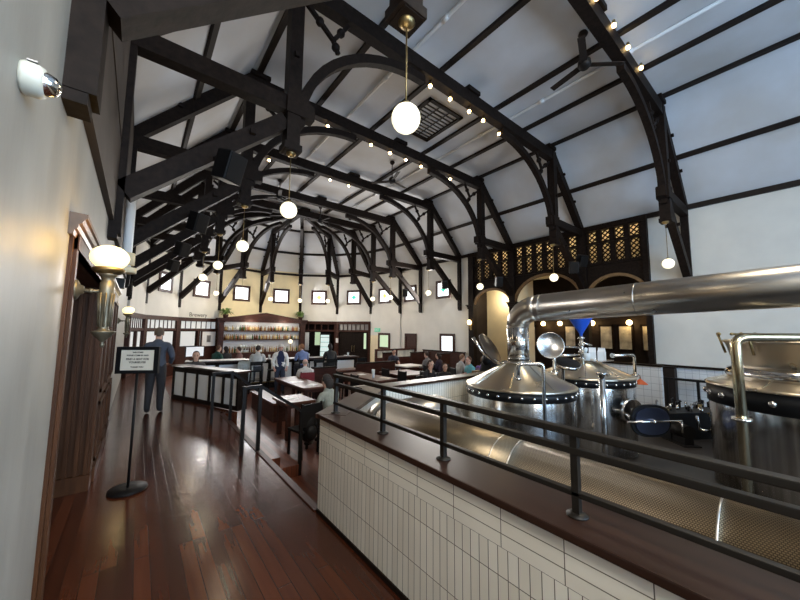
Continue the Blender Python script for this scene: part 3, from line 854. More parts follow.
# square-tiled partition and rails at the right
t = thing('tiled_partition', 'white square tiled partition wall behind the brewing tanks', 'wall', (9.25, 2.5, LOW))
b = MB(); b.box(9.2, 9.32, 2.15, 4.6, LOW, .93); o = b.build('tiling', 'tileS', t, world=True); uvwall(o, lambda c: c.y, lambda c: c.z)
b = MB(); b.box(9.17, 9.35, 2.12, 4.63, .93, .97); b.build('coping', 'beam', t, world=True)
t = thing('wall_rail', 'black metal rail along the white tiles at far right', 'railing', (11.6, 1.2, LOW))
for y in (2.6, 1.95, .9, -.3): MB().box(11.58, 11.63, y-.03, y+.03, LOW, .45).build('post', 'black', t, world=True)
MB().box(11.57, 11.64, -.6, 2.9, .41, .47).build('top_bar', 'black', t, world=True)
t = thing('timber_post', 'short dark timber post beside the white tiled partition', 'post', (11.75, 2.6, LOW))
b = MB(); b.box(11.6, 11.88, 2.42, 2.86, LOW, .72).build('shaft', 'beam2', t, world=True)
b = MB(); b.box(11.58, 11.88, 2.40, 2.88, .72, .76).build('cap', 'beam', t, world=True)

# ================================================================== LEFT WALL FITTINGS
def torch_sconce(y, label, z=1.9):
    x = -.165
    t = thing('torch_sconce', label, 'wall lamp', (-.30, y, z), 0, 'torch sconces on the left wall')
    b = MB(); rot = Matrix.Rotation(PI/2, 3, 'Y')
    b.lathe([(0, 0), (.058, 0), (.062, .012), (.05, .022), (.03, .03), (.022, .045), (0, .045)], (0, 0, 0), 20, rot)
    b.build('wall_plate', 'pewter', t)
    b = MB(); b.tube([(.03, 0, 0), (.07, 0, -.004), (.125, 0, 0)], [.014, .011, .012], 10); b.ball((.075, 0, -.003), .016, 5); b.build('arm', 'pewter', t)
    b = MB()
    b.lathe([(0, -.335), (.008, -.33), (.012, -.315), (.006, -.305), (.012, -.295), (.035, -.27), (.055, -.245), (.058, -.238), (.03, -.232), (.024, -.22), (.028, -.05), (.036, .0), (.034, .012), (.036, .05), (.030, .055), (.030, .075), (.036, .088), (.055, .108), (0, .108)], (.145, 0, 0), 16, smooth=True)
    for k in range(8):
        a = k*PI/4
        b.tube([(.145+.026*math.cos(a), .026*math.sin(a), -.21), (.145+.036*math.cos(a), .036*math.sin(a), -.01)], .006, 5)
    b.build('torch_stem', 'pewter', t)
    b = MB(); b.lathe([(0, .103), (.05, .103), (.075, .121), (.08, .133), (.072, .141), (0, .141)], (.145, 0, 0), 24); b.build('gallery_ring', 'brass', t)
    MB().ball((.145, 0, .205), .093, 12, (1, 1, .80)).build('globe', 'globeS', t)
    return t
torch_sconce(2.62, 'large lit torch sconce with oval globe at the near end of the oak doorway')
torch_sconce(8.4, 'lit torch sconce on the plaster beyond the oak panelling, left of the standing man', 1.83)
lamp('sconce_glow', (-.06, 2.47, 2.13), 5.0, (1.0, .58, .12), .07)
lamp('sconce_glow', (-.06, 8.4, 2.08), 4, (1.0, .74, .32), .09)
t = thing('dome_camera', 'white and chrome security camera on the left plaster wall', 'camera', (-.32, 1.43, 2.43)); t.scale = (.75, .75, .75)
rot = Matrix.Rotation(PI/2, 3, 'Y')
MB().lathe([(0, 0), (.062, 0), (.066, .01), (.064, .05), (.056, .066), (0, .066)], (0, 0, 0), 24, rot).build('housing', 'camwhite', t)
MB().lathe([(.047, .06), (.046, .075), (.036, .098), (.018, .112), (0, .116)], (0, 0, 0), 24, rot).build('dome', 'polish', t)
MB().obox((.03, -.02, .063), (.03, .035, .006)).build('sticker', 'dull', t)
t = thing('drain_pipe', 'white painted drain pipe rising along the left wall behind the truss braces', 'pipe', (-.19, 6.3, 2.55))
MB().tube([(-.19, 6.3, 2.55), (-.19, 6.3, 3.78)], .06, 12).build('pipe_run', 'white', t, world=True)
for z0, z1, r_ in ((2.62, 2.80, .10), (2.5, 2.58, .13)): MB().tube([(-.19, 6.3, z0), (-.19, 6.3, z1)], r_, 12).build('pipe_collar', 'plasterY', t, world=True)
t = thing('wall_box', 'small black wall speaker under the white drain pipe', 'speaker', (-.28, 6.9, 2.4))
MB().box(-.32, -.2, 6.82, 6.98, 2.32, 2.48, .01).build('cabinet', 'blackp', t, world=True)
MB().box(-.32, -.27, 6.88, 6.92, 2.26, 2.33).build('bracket', 'black', t, world=True)

# sign on its stand
def text(name, s, size, mt, parent, loc, rot, align='CENTER', depth=.001, bold=0.):
    cu = bpy.data.curves.new(name, 'FONT'); cu.body = s; cu.size = size; cu.align_x = align; cu.align_y = 'CENTER'; cu.extrude = depth; cu.offset = bold
    tmp = bpy.data.objects.new(name+'_tmp', cu); COL.objects.link(tmp)
    me = bpy.data.meshes.new_from_object(tmp.evaluated_get(bpy.context.evaluated_depsgraph_get()))
    bpy.data.objects.remove(tmp); bpy.data.curves.remove(cu)
    me.transform(rot.to_4x4())
    me.transform(Matrix.Translation(Vector(loc)))
    me.materials.clear(); me.materials.append(K[mt])
    o = bpy.data.objects.new(name, me); COL.objects.link(o); o.parent = parent
    return o
t = thing('sign_stand', 'black floor stand holding a framed cream notice before the standing man', 'sign', (.035, 4.56, 0), R(-29))
MB().lathe([(0, 0), (.165, 0), (.17, .008), (.165, .028), (.05, .034), (0, .034)], n=32).build('base', 'black', t)
MB().tube([(0, 0, .03), (0, 0, 1.21)], .013, 10).build('pole', 'black', t)
b = MB(); b.box(-.205, .205, -.012, .012, 1.20, 1.485); b.box(-.205, .205, -.022, -.012, 1.20, 1.235); b.box(-.205, .205, -.022, -.012, 1.45, 1.485); b.box(-.205, -.16, -.022, -.012, 1.235, 1.45); b.box(.16, .205, -.022, -.012, 1.235, 1.45)
b.build('frame', 'blackp', t)
nt_ = MB().box(-.16, .16, -.016, -.011, 1.235, 1.45).build('notice', 'paper', t)
RX = Matrix.Rotation(PI/2, 3, 'X')
for s, z, sz in (('WELCOME!', 1.424, .020), ('PLEASE COME IN AND', 1.392, .021), ('SEAT YOURSELF', 1.352, .028), ('YOURSELVES', 1.318, .028), ('THANK YOU', 1.268, .021)):
    if s == 'SEAT YOURSELF': s = 'FIND A SEAT FOR'
    text('lettering', s, sz, 'ink', nt_, (0, -.0175, z), RX, bold=.0006)

# ================================================================== TILED WALL, CAP AND RAIL
XT = 1.42
b = MB()
b.m(0).box(XT, XT+.26, -5.9, 2.98, .01, .66)
b.m(1).box(XT, XT+.26, -5.9, 2.98, .66, .85)
o = b.build('tiled_half_wall', ['tileV', 'tileH'], loc=(XT+.13, 0, 0), world=True)
uvwall(o, lambda c: c.y+.02+(c.x if abs(c.x) < .2 else 0), lambda c: c.z if c.z < .659 else c.z-.66+.0633*20)
me = o.data
for p in me.polygons:       # the band above 0.66 starts its own courses
    for li in p.loop_indices:
        co = me.vertices[me.loops[li].vertex_index].co
        z = co.z
        me.uv_layers[0].data[li].uv = (co.y+.12+co.x+XT, (z-.66) if p.material_index == 1 else z+.0)
tag(o, 'long low wall of cream upright tiles at lower right beside the walkway', 'half wall')
b = MB(); b.box(XT-.012, XT, -5.9, 2.98, 0, .035)
struct(b.build('baseboard_right', 'beam'))
A0, A1, A2 = Vector((1.42, 2.98, 0)), Vector((2.48, 3.86, 0)), Vector((5.6, 3.92, 0))
t = thing('tiled_enclosure_wall', 'cream tiled low wall with dark cap between the brewing tanks and the diners', 'half wall', (2.48, 3.86, LOW))
dg = (A1-A0).normalized(); nm = Vector((dg.y, -dg.x, 0))
def slab(p, q, off0, off1, z0, z1):
    d = (q-p).normalized(); n_ = Vector((d.y, -d.x, 0)); c = (p+q)/2+n_*(off0+off1)/2
    return (Vector((c.x, c.y, (z0+z1)/2)), ((q-p).length, abs(off1-off0), z1-z0), Matrix.Rotation(math.atan2(d.y, d.x), 3, 'Z'))
b = MB(); b.obox(*slab(A0+dg*.05, A1, .0, .2, LOW, .85)); b.obox(*slab(A1-dg*.0, A2, -.2, .0, LOW, .85))
o = b.build('tiling', 'tileV', t, world=True); uvwall(o, lambda c: c.x+c.y*.3, lambda c: c.z+.26)
b = MB(); b.obox(*slab(A0-dg*.02, A1+dg*.1, -.04, .26, .85, .89)); b.obox(*slab(A1, A2, -.24, .04, .85, .889))
b.build('cap_board', 'cap', t, world=True)
t = thing('parapet_ledge', 'dark polished wooden cap board along the top of the tiled half wall', 'ledge', (1.56, -1.5, .85))
b = MB(); b.box(1.395, 1.72, -5.9, 3.02, .85, .888, .008).build('board', 'cap', t, world=True)
t = thing('bar_railing', 'dark three bar metal railing along the top of the tiled half wall', 'railing', (1.55, 0, .888))
for y in (2.92, 2.14, 1.49, .69, -.25, -1.2, -2.2):
    p = MB().box(1.535, 1.565, y-.015, y+.015, .888, 1.24).build('post', 'rail', t, world=True)
    MB().lathe([(0, 0), (.045, 0), (.045, .006), (.022, .014), (0, .014)], (1.55, y, .888), 14).build('foot_flange', 'rail', p, world=True)
MB().box(1.525, 1.575, -3, 2.96, 1.225, 1.255, .006).build('top_rail', 'rail', t, world=True)
MB().box(1.532, 1.568, -3, 2.95, 1.145, 1.175, .005).build('middle_rail', 'rail', t, world=True)
MB().box(1.535, 1.565, -3, 2.95, .968, .992, .005).build('bottom_rail', 'rail', t, world=True)

# stair handrails
def stair_rail(y, xa, xb, xe, label):
    t = thing('stair_handrail', label, 'railing', (xa, y, 0), 0, 'black stair handrails')
    s = .045
    MB().box(-s/2, s/2, -s/2, s/2, 0, .87).build('post', 'black', t)
    MB().box(xb-xa-s/2, xb-xa+s/2, .04-s/2, .04+s/2, 0, .87).build('post', 'black', t)
    MB().box(xe-xa-s/2, xe-xa+s/2, .1-s/2, .1+s/2, LOW, .43).build('post', 'black', t)
    b = MB(); b.beam((-.03, 0, .885), (xb-xa+.02, .04, .885), .05, .04); b.beam((xb-xa, .04, .885), (xe-xa+.02, .1, .43), .05, .04); b.build('grip_rail', 'black', t)
stair_rail(4.88, 1.20, 1.42, 2.06, 'black angular handrail at the near side of the short stair')
stair_rail(6.78, 1.14, 1.45, 1.98, 'black angular handrail at the far side of the short stair')

# panelled guard wall / host counter on the walkway
P0, P1 = Vector((1.72, 7.55, 0)), Vector((.78, 9.85, 0))
d = P1-P0; L = d.length; rz = math.atan2(d.y, d.x)
t = thing('host_counter', 'low counter of white panels in dark framing beside the standing man', 'counter', (P0.x, P0.y, 0), rz)
b = MB(); b.box(0, L, -.20, -.02, .02, .64); b.build('white_panel', 'panelwhite', t)
MB().box(0, L, -.21, -.01, .64, .76).build('apron', 'beam', t)
for k in range(6):
    x = k*L/5
    MB().box(x-.028, x+.028, -.22, .01, 0, .76).build('post', 'beam', t)
MB().box(-.05, L+.05, -.28, .06, .76, .80, .006).build('countertop', 'cap', t)
MB().box(0, L, -.03, .01, 0, .09).build('kickboard', 'beam', t)
t = thing('menu_sheet', 'white sheet of paper lying on the host counter by the man', 'paper', (.92, 9.3, .80), rz)
MB().box(-.16, .16, -.11, .11, .001, .004).build('sheet', 'white', t)
t = thing('monitor', 'small computer screen on the counter by the office windows', 'monitor', (1.62, 13.42, LOW+1.095), R(12))
MB().box(-.3, .3, -.02, .02, .12, .50, .01).build('case', 'blackp', t)
MB().box(-.27, .27, -.03, -.018, .15, .47).build('display', 'screen', t)
b = MB(); b.box(-.03, .03, 0, .04, 0, .2); b.box(-.12, .12, -.08, .08, 0, .02); b.build('foot', 'blackp', t)
t = thing('framed_print', 'white framed print with a small dark picture in the office window', 'picture', (2.15, 18.62, .9), R(135)+PI/2)
(fx, fy), rz5 = facet(5); t.location = (fx, fy, 0); t.rotation_euler = (0, 0, rz5)
b = MB(); b.box(-1.0, -.12, .03, .07, .78, 1.58); b.build('mount', 'white', t)
MB().box(-.68, -.44, .07, .08, 1.0, 1.36).build('picture', 'dull', t)
b = MB()
for a in ((-1.03, -.97, .75, 1.6), (-.15, -.09, .75, 1.6), (-1.03, -.09, .75, .80), (-1.03, -.09, 1.55, 1.6)): b.box(a[0], a[1], .03, .09, a[2], a[3])
b.build('frame', 'redwood', t)
t = thing('wall_lettering', 'dark script lettering on the plaster above the office windows', 'lettering', (fx, fy, 2.40), rz5)
text('script', 'Brewery', .30, 'ink', t, (0.1, .012, 0), Matrix.Rotation(PI, 3, 'Z') @ RX)

# ================================================================== BREWING TANKS AND DUCTS
def tank(name, c, r, zr, zapex, label, seg=56, steel='steel', bh=.13, br=.023, nb=32):
    t = thing(name, label, 'brewing tank', (c[0], c[1], LOW), 0, 'steel brewing tanks')
    h = zr-LOW
    MB().lathe([(r-.05, .05), (r-.012, .06), (r-.012, h-.12), (r-.03, h-.05)], n=seg).build('shell', steel, t)
    b = MB()
    for k in range(4):
        a = k*PI/2+.4; b.tube([((r-.1)*math.cos(a), (r-.1)*math.sin(a), 0), ((r-.1)*math.cos(a), (r-.1)*math.sin(a), .1)], .05, 8)
    b.build('foot', steel, t)
    band = MB().lathe([(r-.02, h-.005-bh), (r+.006, h-.005-bh), (r+.006, h-.005), (r-.02, h-.005)], n=seg, smooth=True).build('rim_band', 'blackp', t)
    b = MB()
    for k in range(nb):
        a = 2*PI*k/nb
        MB().ball(((r+.004)*math.cos(a), (r+.004)*math.sin(a), h-.005-bh/2), br, 5).build('bolt', 'polish', band)
    MB().lathe([(r-.03, h-.01), (r+.02, h-.01), (r+.025, h+.008), (r-.0, h+.028), (r-.05, h+.04), (.20, zapex-LOW-.02), (.20, zapex-LOW+.02), (0, zapex-LOW+.02)], n=seg).build('lid_cone', 'lid', t)
    b = MB()
    for k in range(8):
        a = 2*PI*(k+.5)/8
        p = lambda rr, z: (rr*math.cos(a), rr*math.sin(a), z)
        b.beam(p(r-.05, h+.044), p(.22, zapex-LOW-.016), .012, .006)
    b.build('lid_seam', 'polish', t)
    return t
C1, C2, C3 = (4.757, 2.93), (6.89, 2.81), (7.13, .065)
t1 = tank('brew_tank', C1, .80, .86, 1.21, 'large steel tank with conical lid, nearest behind the railing, under the vertical duct')
t2 = tank('brew_tank', C2, .80, .86, 1.16, 'steel tank behind the nearest one, carrying the white cartons and blue funnel')
t3 = tank('brew_tank', C3, 1.02, .96, 1.30, 'large steel tank cut off by the right edge of the photo', bh=.26, br=.045, nb=22)
# shiny vent duct: up from tank 1, elbow, then along the hall to the right
t = thing('vent_duct', 'fat shiny steel duct rising from the nearest tank and crossing to the upper right', 'duct', (C1[0], C1[1], 1.22))
X, Y = C1
MB().tube([(X, Y, 1.2), (X, Y, 1.80)], .165, 28).build('riser', 'steel', t, world=True)
segs = 6; pts = []; ex, ez, rr = Y, 1.80, .33
for k in range(segs+1):
    a = k*(PI/2)/segs
    pts.append((X, Y-.36*(1-math.cos(a)), 1.78+.27*math.sin(a)))
b = MB(); b.tube(pts, [.168+.03*k/segs for k in range(segs+1)], 28); b.build('elbow', 'duct', t, world=True)
MB().tube([(X, Y-.36, 2.05), (X, .0, 2.135), (X, -4.6, 2.24)], .20, 32).build('main_run', 'duct', t, world=True)
for y, z, r in ((2.5, 2.053, .2015), (1.3, 2.093, .2015), (-1.2, 2.16, .2015)):
    MB().tube([(X, y-.006, z), (X, y+.006, z)], r, 32).build('band_joint', 'duct', t, world=True)
for z in (1.28, 1.55, 1.76): MB().tube([(X, Y, z-.006), (X, Y, z+.006)], .168, 28).build('band_joint', 'duct', t, world=True)
MB().lathe([(.17, 1.19), (.26, 1.19), (.26, 1.21), (.17, 1.235)], (X, Y, 0), 28).build('base_flange', 'steel', t, world=True)
# perforated duct behind the cap
t = thing('perforated_duct', 'long perforated steel duct lying behind the railing along the half wall', 'duct', (2.12, 0, LOW))
MB().tube([(2.12, 2.77, .70), (2.12, 1.28, .70)], .25, 32).build('plain_run', 'mesh', t, world=True)
MB().tube([(2.12, 1.28, .70), (2.12, -4, .70)], .248, 40).build('mesh_run', 'mesh', t, world=True)
for y in (1.28, 1.42, .30, -.9): MB().tube([(2.12, y-.004, .70), (2.12, y+.004, .70)], .252, 32).build('band_joint', 'duct', t, world=True)
pts = []
for k in range(0, 7):
    a = k*(PI/2)/6; pts.append((2.12+.28*(1-math.cos(a)), 2.77+.28*math.sin(a), .70-.06*k/6))
MB().tube(pts, .25, 32).build('elbow', 'duct', t, world=True)
pts = [(2.40, 3.05, .64), (2.95, 3.05, .64)]
for k in range(1, 7):
    a = k*(PI/2)/6; pts.append((2.95+.34*math.sin(a), 3.05, .64-.34*(1-math.cos(a))))
pts.append((3.29, 3.05, LOW+.02))
MB().tube(pts, .24, 32).build('tank_branch', 'duct', t, world=True)
for y in (2.3, 0.9, -.7, -2.3):
    b = MB(); b.beam((2.12, y, LOW+.03), (2.12, y, .48), .05, .05); b.obox((2.12, y, LOW+.04), (.2, .2, .02)); b.build('support', 'dull', t, world=True)
# bent steel pipes
def pipe(label, pts, r=.024, rad=.10, clamp=None, name='steel_pipe', mt='steel'):
    p0 = pts[0]
    t = thing(name, label, 'pipe', p0)
    bent(MB(), pts, r, 12, rad).build('pipe_run', mt, t, world=True)
    for q, qd in ((pts[0], pts[1]), (pts[-1], pts[-2])):
        q = Vector(q); dd = (Vector(qd)-q).normalized(); MB().tube([q, q+dd*.03], r*1.7, 12).build('end_collar', 'polish', t, world=True)
    if clamp: c = Vector(clamp); MB().tube([c-Vector((0, 0, .015)), c+Vector((0, 0, .015))], r*1.8, 12).build('clamp', 'polish', t, world=True)
    return t
pipe('upright steel pipe bending over in front of the nearest tank', [(3.68, 2.28, 1.10), (3.66, 2.26, 1.29), (3.86, 2.05, 1.30), (3.86, 2.05, LOW)], .022, .05)
pipe('slim bent steel pipe over the right side of the middle tank', [(6.95, 2.35, 1.26), (7.47, 2.15, 1.26), (7.47, 2.15, .86)], .026, .07)
pipe('thick bent steel pipe in front of the tank at the right edge', mt='goldsteel', pts=[(4.62, .475, LOW), (4.62, .475, 1.65), (5.55, -.95, 1.66), (5.55, -.95, LOW)], r=.042, rad=.10, clamp=(4.62, .475, .86))
pipe('stout upright steel post in front of the middle tank', [(5.72, 2.09, LOW), (5.72, 2.09, 1.06)], .045)
# round lid (polished disc) raised on its arm
t = thing('round_manway_lid', 'round polished steel lid standing on edge above the nearest tank', 'lid', (5.35, 2.65, .98))
d = Vector((-.74, -.62, .15)).normalized(); rot = d.to_track_quat('Z', 'Y').to_matrix()
MB().lathe([(0, .028), (.195, .006), (.2, .012), (.213, .012), (.215, 0), (.20, -.012), (0, -.02)], (5.30, 2.68, 1.47), 40, rot).build('disc', 'disc', t, world=True)
b = MB(); bent(b, [(5.35, 2.65, .96), (5.35, 2.65, 1.30), (5.33, 2.70, 1.45)], .028, 10, .05); b.tube([(5.35, 2.65, .98), (5.35, 2.65, 1.06)], .05, 10); b.build('hinge_arm', 'steel', t, world=True)
# black oval open hatch lid
t = thing('open_hatch_lid', 'dark oval hatch lid tipped open over the middle tank', 'lid', (6.05, 2.6, 1.0))
d = Vector((-.2, -.28, .94)).normalized(); rot = d.to_track_quat('Z', 'Y').to_matrix()
b = MB(); b.lathe([(0, .008), (.205, .008), (.215, 0), (.205, -.02), (0, -.03)], (5.81, 2.66, 1.17), 32, rot); b.build('lid', 'blackp', t, world=True)
b = MB(); b.lathe([(.215, -.0), (.23, -.01), (.215, -.05), (.2, -.05)], (5.81, 2.66, 1.17), 32, rot); b.tube([(5.95, 2.8, LOW), (5.95, 2.8, 1.14)], .03, 8); b.build('steel_rim', 'polish', t, world=True)
# leaning open lid behind tank 1
t = thing('leaning_lid', 'long dark lid propped open at a slant behind the nearest tank', 'lid', (4.95, 3.7, .95))
d = Vector((.24, -.86, .54)).normalized(); rot = d.to_track_quat('Z', 'Y').to_matrix()
b = MB(); b.lathe([(0, .01), (.29, .01), (.31, 0), (.30, -.02), (0, -.03)], (4.98, 3.62, 1.38), 32, rot); b.build('lid', 'darklid', t, world=True)
b = MB(); bent(b, [(4.62, 3.72, 1.58), (4.72, 3.60, 1.32), (5.05, 3.40, 1.08)], .03, 8, .12); b.build('lever', 'steel', t, world=True)
# pushchair-like dark bundle
t = thing('dark_pushchair', 'dark folded pushchair with black hood behind the nearest tank', 'pushchair', (6.75, 4.95, LOW))
b = MB(); b.ball((0, 0, 1.50), .20, 8, (1, .8, .9)); b.obox((.05, 0, 1.28), (.42, .32, .34), Matrix.Rotation(R(20), 3, 'Y'), .06); b.build('hood', 'blackp', t)
b = MB(); b.tube([(-.2, -.2, .13), (.15, 0, 1.2), (.45, 0, 1.55)], .02, 8); b.tube([(.3, -.2, .13), (-.15, 0, 1.2)], .02, 8); b.build('frame', 'dull', t)
for x in (-.25, .33):
    MB().lathe([(0, -.02), (.11, -.02), (.13, 0), (.11, .02), (0, .02)], (x, -.2, .13), 14, Matrix.Rotation(PI/2, 3, 'Y')).build('wheel', 'blackp', t)
# blue funnel on its standpipe
t = thing('blue_funnel', 'bright blue funnel held on a steel standpipe below the horizontal duct', 'funnel', (6.56, 2.72, 1.5))
MB().lathe([(.02, 1.60), (.03, 1.66), (.19, 1.93), (.20, 1.96), (.185, 1.96), (.02, 1.68)], (6.56, 2.72, 0), 28).build('cone', 'funnel', t, world=True)
t = thing('standpipe', 'steel standpipe with valves and gauges beneath the blue funnel', 'valve pipe', (6.56, 2.72, 1.1))
MB().tube([(6.56, 2.72, 1.0), (6.56, 2.72, 1.62)], .035, 12).build('upright', 'polish', t, world=True)
for z in (1.2, 1.32, 1.46, 1.58): MB().tube([(6.56, 2.72, z-.015), (6.56, 2.72, z+.015)], .06, 12).build('clamp', 'steel', t, world=True)
b = MB(); b.tube([(6.56, 2.72, 1.4), (6.15, 2.95, 1.42), (6.0, 3.02, 1.42)], .022, 8); b.tube([(6.56, 2.72, 1.27), (6.1, 2.98, 1.25)], .022, 8); b.tube([(6.15, 2.95, 1.15), (6.15, 2.95, 1.42)], .022, 8); b.tube([(6.56, 2.72, 1.5), (6.72, 2.6, 1.44)], .016, 6); b.build('branch', 'polish', t, world=True)
b = MB(); b.lathe([(0, 0), (.05, 0), (.05, .03), (0, .03)], (6.5, 2.64, 1.36), 14, Matrix.Rotation(R(100), 3, 'X')); b.build('gauge', 'clear', t, world=True)
# tray with cartons
t = thing('steel_tray', 'thin steel tray under the white cartons on the middle tank', 'tray', (6.93, 2.62, 1.15))
MB().box(6.62, 7.24, 2.42, 2.86, 1.145, 1.16, .004).build('plate', 'polish', t, world=True)
MB().tube([(6.9, 2.7, 1.08), (6.9, 2.7, 1.15)], .05, 10).build('stem', 'steel', t, world=True)
def carton(x, y, label, rz, s=1.):
    t = thing('carton', label, 'carton', (x, y, 1.16), rz, 'white cartons on the tank')
    MB().box(-.06*s, .06*s, -.06*s, .06*s, 0, .15*s).build('body', 'carton', t)
    MB().prism([(-.06*s, 0), (.06*s, 0), (.012, .055*s), (.012, .085*s), (-.012, .085*s), (-.012, .055*s)], (0, -.06*s, .15*s), (1, 0, 0), (0, 0, 1), (0, 1, 0), .12*s).build('gable_top', 'carton', t)
    return t
carton(6.88, 2.66, 'white gable top carton, left of the two beside the plastic cup', R(20))
carton(7.05, 2.56, 'white gable top carton, right of the two, at the tray end', R(5), .98)
t = thing('plastic_jug', 'small milky plastic cup on the tray left of the white cartons', 'cup', (6.72, 2.70, 1.16))
MB().lathe([(0, 0), (.05, 0), (.062, .13), (.058, .13), (.046, .008), (0, .008)], n=18).build('cup_body', 'clear', t)
# orange cone horn
t = thing('orange_cone', 'orange cone shaped shade hanging from a thin pipe beside the middle tank', 'funnel', (7.64, 2.12, .84))
bent(MB(), [(7.55, 2.3, .84), (7.58, 2.2, .89), (7.64, 2.12, .88), (7.64, 2.12, .79)], .014, 8, .05).build('thin_pipe', 'steel', t, world=True)
MB().lathe([(.015, .80), (.028, .79), (.118, .715), (.122, .707), (.11, .712), (.022, .785)], (7.64, 2.12, 0), 24).build('shade', 'orange', t, world=True)
# side manway with its dark blue oval door
t = thing('side_manway', 'dark blue oval manway door with cross bar at the side of the middle tank', 'hatch', (7.35, 1.75, .35))
ax = Vector((-.55, -.83, 0)).normalized(); sd = Vector((.83, -.55, 0)).normalized()
cm = Vector((6.55, 1.70, .28))
mb = MB()
n = 28; ov = [(.31*math.copysign(abs(math.cos(2*PI*k/n))**.75, math.cos(2*PI*k/n)), .225*math.copysign(abs(math.sin(2*PI*k/n))**.75, math.sin(2*PI*k/n))) for k in range(n)]
mb.prism([(a*.93, c_*.93) for a, c_ in ov], cm-ax*.0, sd, Vector((0, 0, 1)), ax, .03); mb.build('oval_door', 'navyglass', t, world=True)
mb = MB(); mb.prism([(a*1.1, c_*1.13) for a, c_ in ov], cm-ax*.035, sd, Vector((0, 0, 1)), ax, .035); mb.build('gasket', 'blackp', t, world=True)
mb = MB(); mb.tube([cm+ax*.05-sd*.45, cm+ax*.05+sd*.48], .018, 8); mb.tube([cm+ax*.05+sd*.48, cm+ax*.05+sd*.48+Vector((0, 0, -.18))], .014, 8); mb.ball(cm+ax*.06, .035, 6); mb.build('cross_bar', 'polish', t, world=True)
mb = MB(); mb.tube([Vector((6.78, 2.15, .34)), Vector((6.70, 1.98, .34))], .21, 24); mb.tube([cm-ax*.02-sd*.3, Vector((6.6, 2.1, .34))], .03, 8); mb.build('neck', 'steel', t, world=True)
# top fittings of the right tank
t = t3
rot = Matrix.Rotation(R(-8), 3, 'Y') @ Matrix.Rotation(R(6), 3, 'X')
MB().lathe([(.66, 1.06), (.78, 1.55), (.81, 1.57), (.79, 1.60), (.50, 1.64), (0, 1.65)], (C3[0], C3[1], 0), 48).build('manway_collar', 'lid', t, world=True)
b = MB(); b.lathe([(.68, 1.24), (.78, 1.20), (.81, 1.12), (.78, 1.05), (.66, 1.02)], (C3[0], C3[1], 0), 48); b.build('roll_seam', 'polish', t, world=True)
for k in range(8):
    a = k*PI/4+2.55
    cx, cy = C3[0]+.79*math.cos(a), C3[1]+.79*math.sin(a)
    ox, oy = .05*math.cos(a), .05*math.sin(a)
    P_, Q_ = Vector((cx+ox-.08*math.sin(a), cy+oy+.08*math.cos(a), 1.68)), Vector((cx+ox+.08*math.sin(a), cy+oy-.08*math.cos(a), 1.68))
    b = MB(); b.tube([(cx-ox*.2, cy-oy*.2, 1.40), (cx+ox*1.2, cy+oy*1.2, 1.68)], .016, 8); b.tube([P_, Q_], .018, 8); b.ball(P_, .026, 5); b.ball(Q_, .026, 5)
    b.build('wing_nut', 'brass', t, world=True)
# pumps and manifold on the floor between the tanks
rnd = random.Random(3)
def pump(x, y, label, s):
    t = thing('pump', label, 'pump', (x, y, LOW), s*.7, 'dark pumps among the tanks')
    b = MB(); b.tube([(-.2, 0, .28), (.2, 0, .28)], .13, 14); b.tube([(.2, 0, .28), (.28, 0, .28)], .09, 14); b.build('motor', 'black', t)
    b = MB(); b.box(-.28, .28, -.16, .16, 0, .05); b.box(-.2, .2, -.08, .08, .05, .17); b.build('base', 'black', t)
    b = MB(); b.lathe([(0, 0), (.12, 0), (.13, .06), (.08, .1), (0, .1)], (.28, 0, .28), 16, Matrix.Rotation(PI/2, 3, 'Y')); b.build('casing', 'blackp', t)
    b = MB(); bent(b, [(.34, 0, .4), (.34, 0, .62), (.1, .1, .70)], .025, 8, .08); bent(b, [(.4, 0, .28), (.55, 0, .28), (.55, .1, .55)], .025, 8, .08); b.build('pipework', 'polish', t)
    b = MB(); b.ball((.34, .0, .58), .045, 6); b.tube([(.28, -.05, .63), (.40, .05, .63)], .012, 6); b.build('valve', 'brass', t)
pump(8.55, 1.75, 'dark pump on the floor right of the oval hatch, nearest the tiled partition', 1.2)
pump(8.9, .98, 'dark pump beside the shell of the tank at the right edge', 2.3)
t = thing('control_rack', 'black rack of valves and couplings behind the oval hatch', 'machine', (9.5, 1.5, LOW))
b = MB(); b.obox((9.5, 1.62, -.22), (1.9, .5, .56), Matrix.Rotation(R(-32), 3, 'Z')); b.build('housing', 'blackp', t, world=True)
for k in range(26):
    u, v = rnd.uniform(-.9, .9), rnd.uniform(-.3, .3); x, y = 9.5+u*.848+v*.53, 1.62-u*.53+v*.848
    h = rnd.uniform(.04, .2); b = MB(); b.tube([(x, y, .04), (x, y, .06+h)], rnd.uniform(.014, .035), 8); b.tube([(x-.07, y-.04, .06+h), (x+.07, y+.05*rnd.uniform(-1, 1), .06+h)], .014, 6)
    b.build('valve', rnd.choice(['polish', 'brass', 'blackp', 'dull', 'blackp']), t, world=True)
t = thing('floor_trough', 'dark floor plinth running between the tanks and the pumps', 'plinth', (8.2, 1.2, LOW))
b = MB(); b.box(7.9, 10.5, .2, 1.0, LOW, -.38); b.build('slab', 'black', t, world=True)

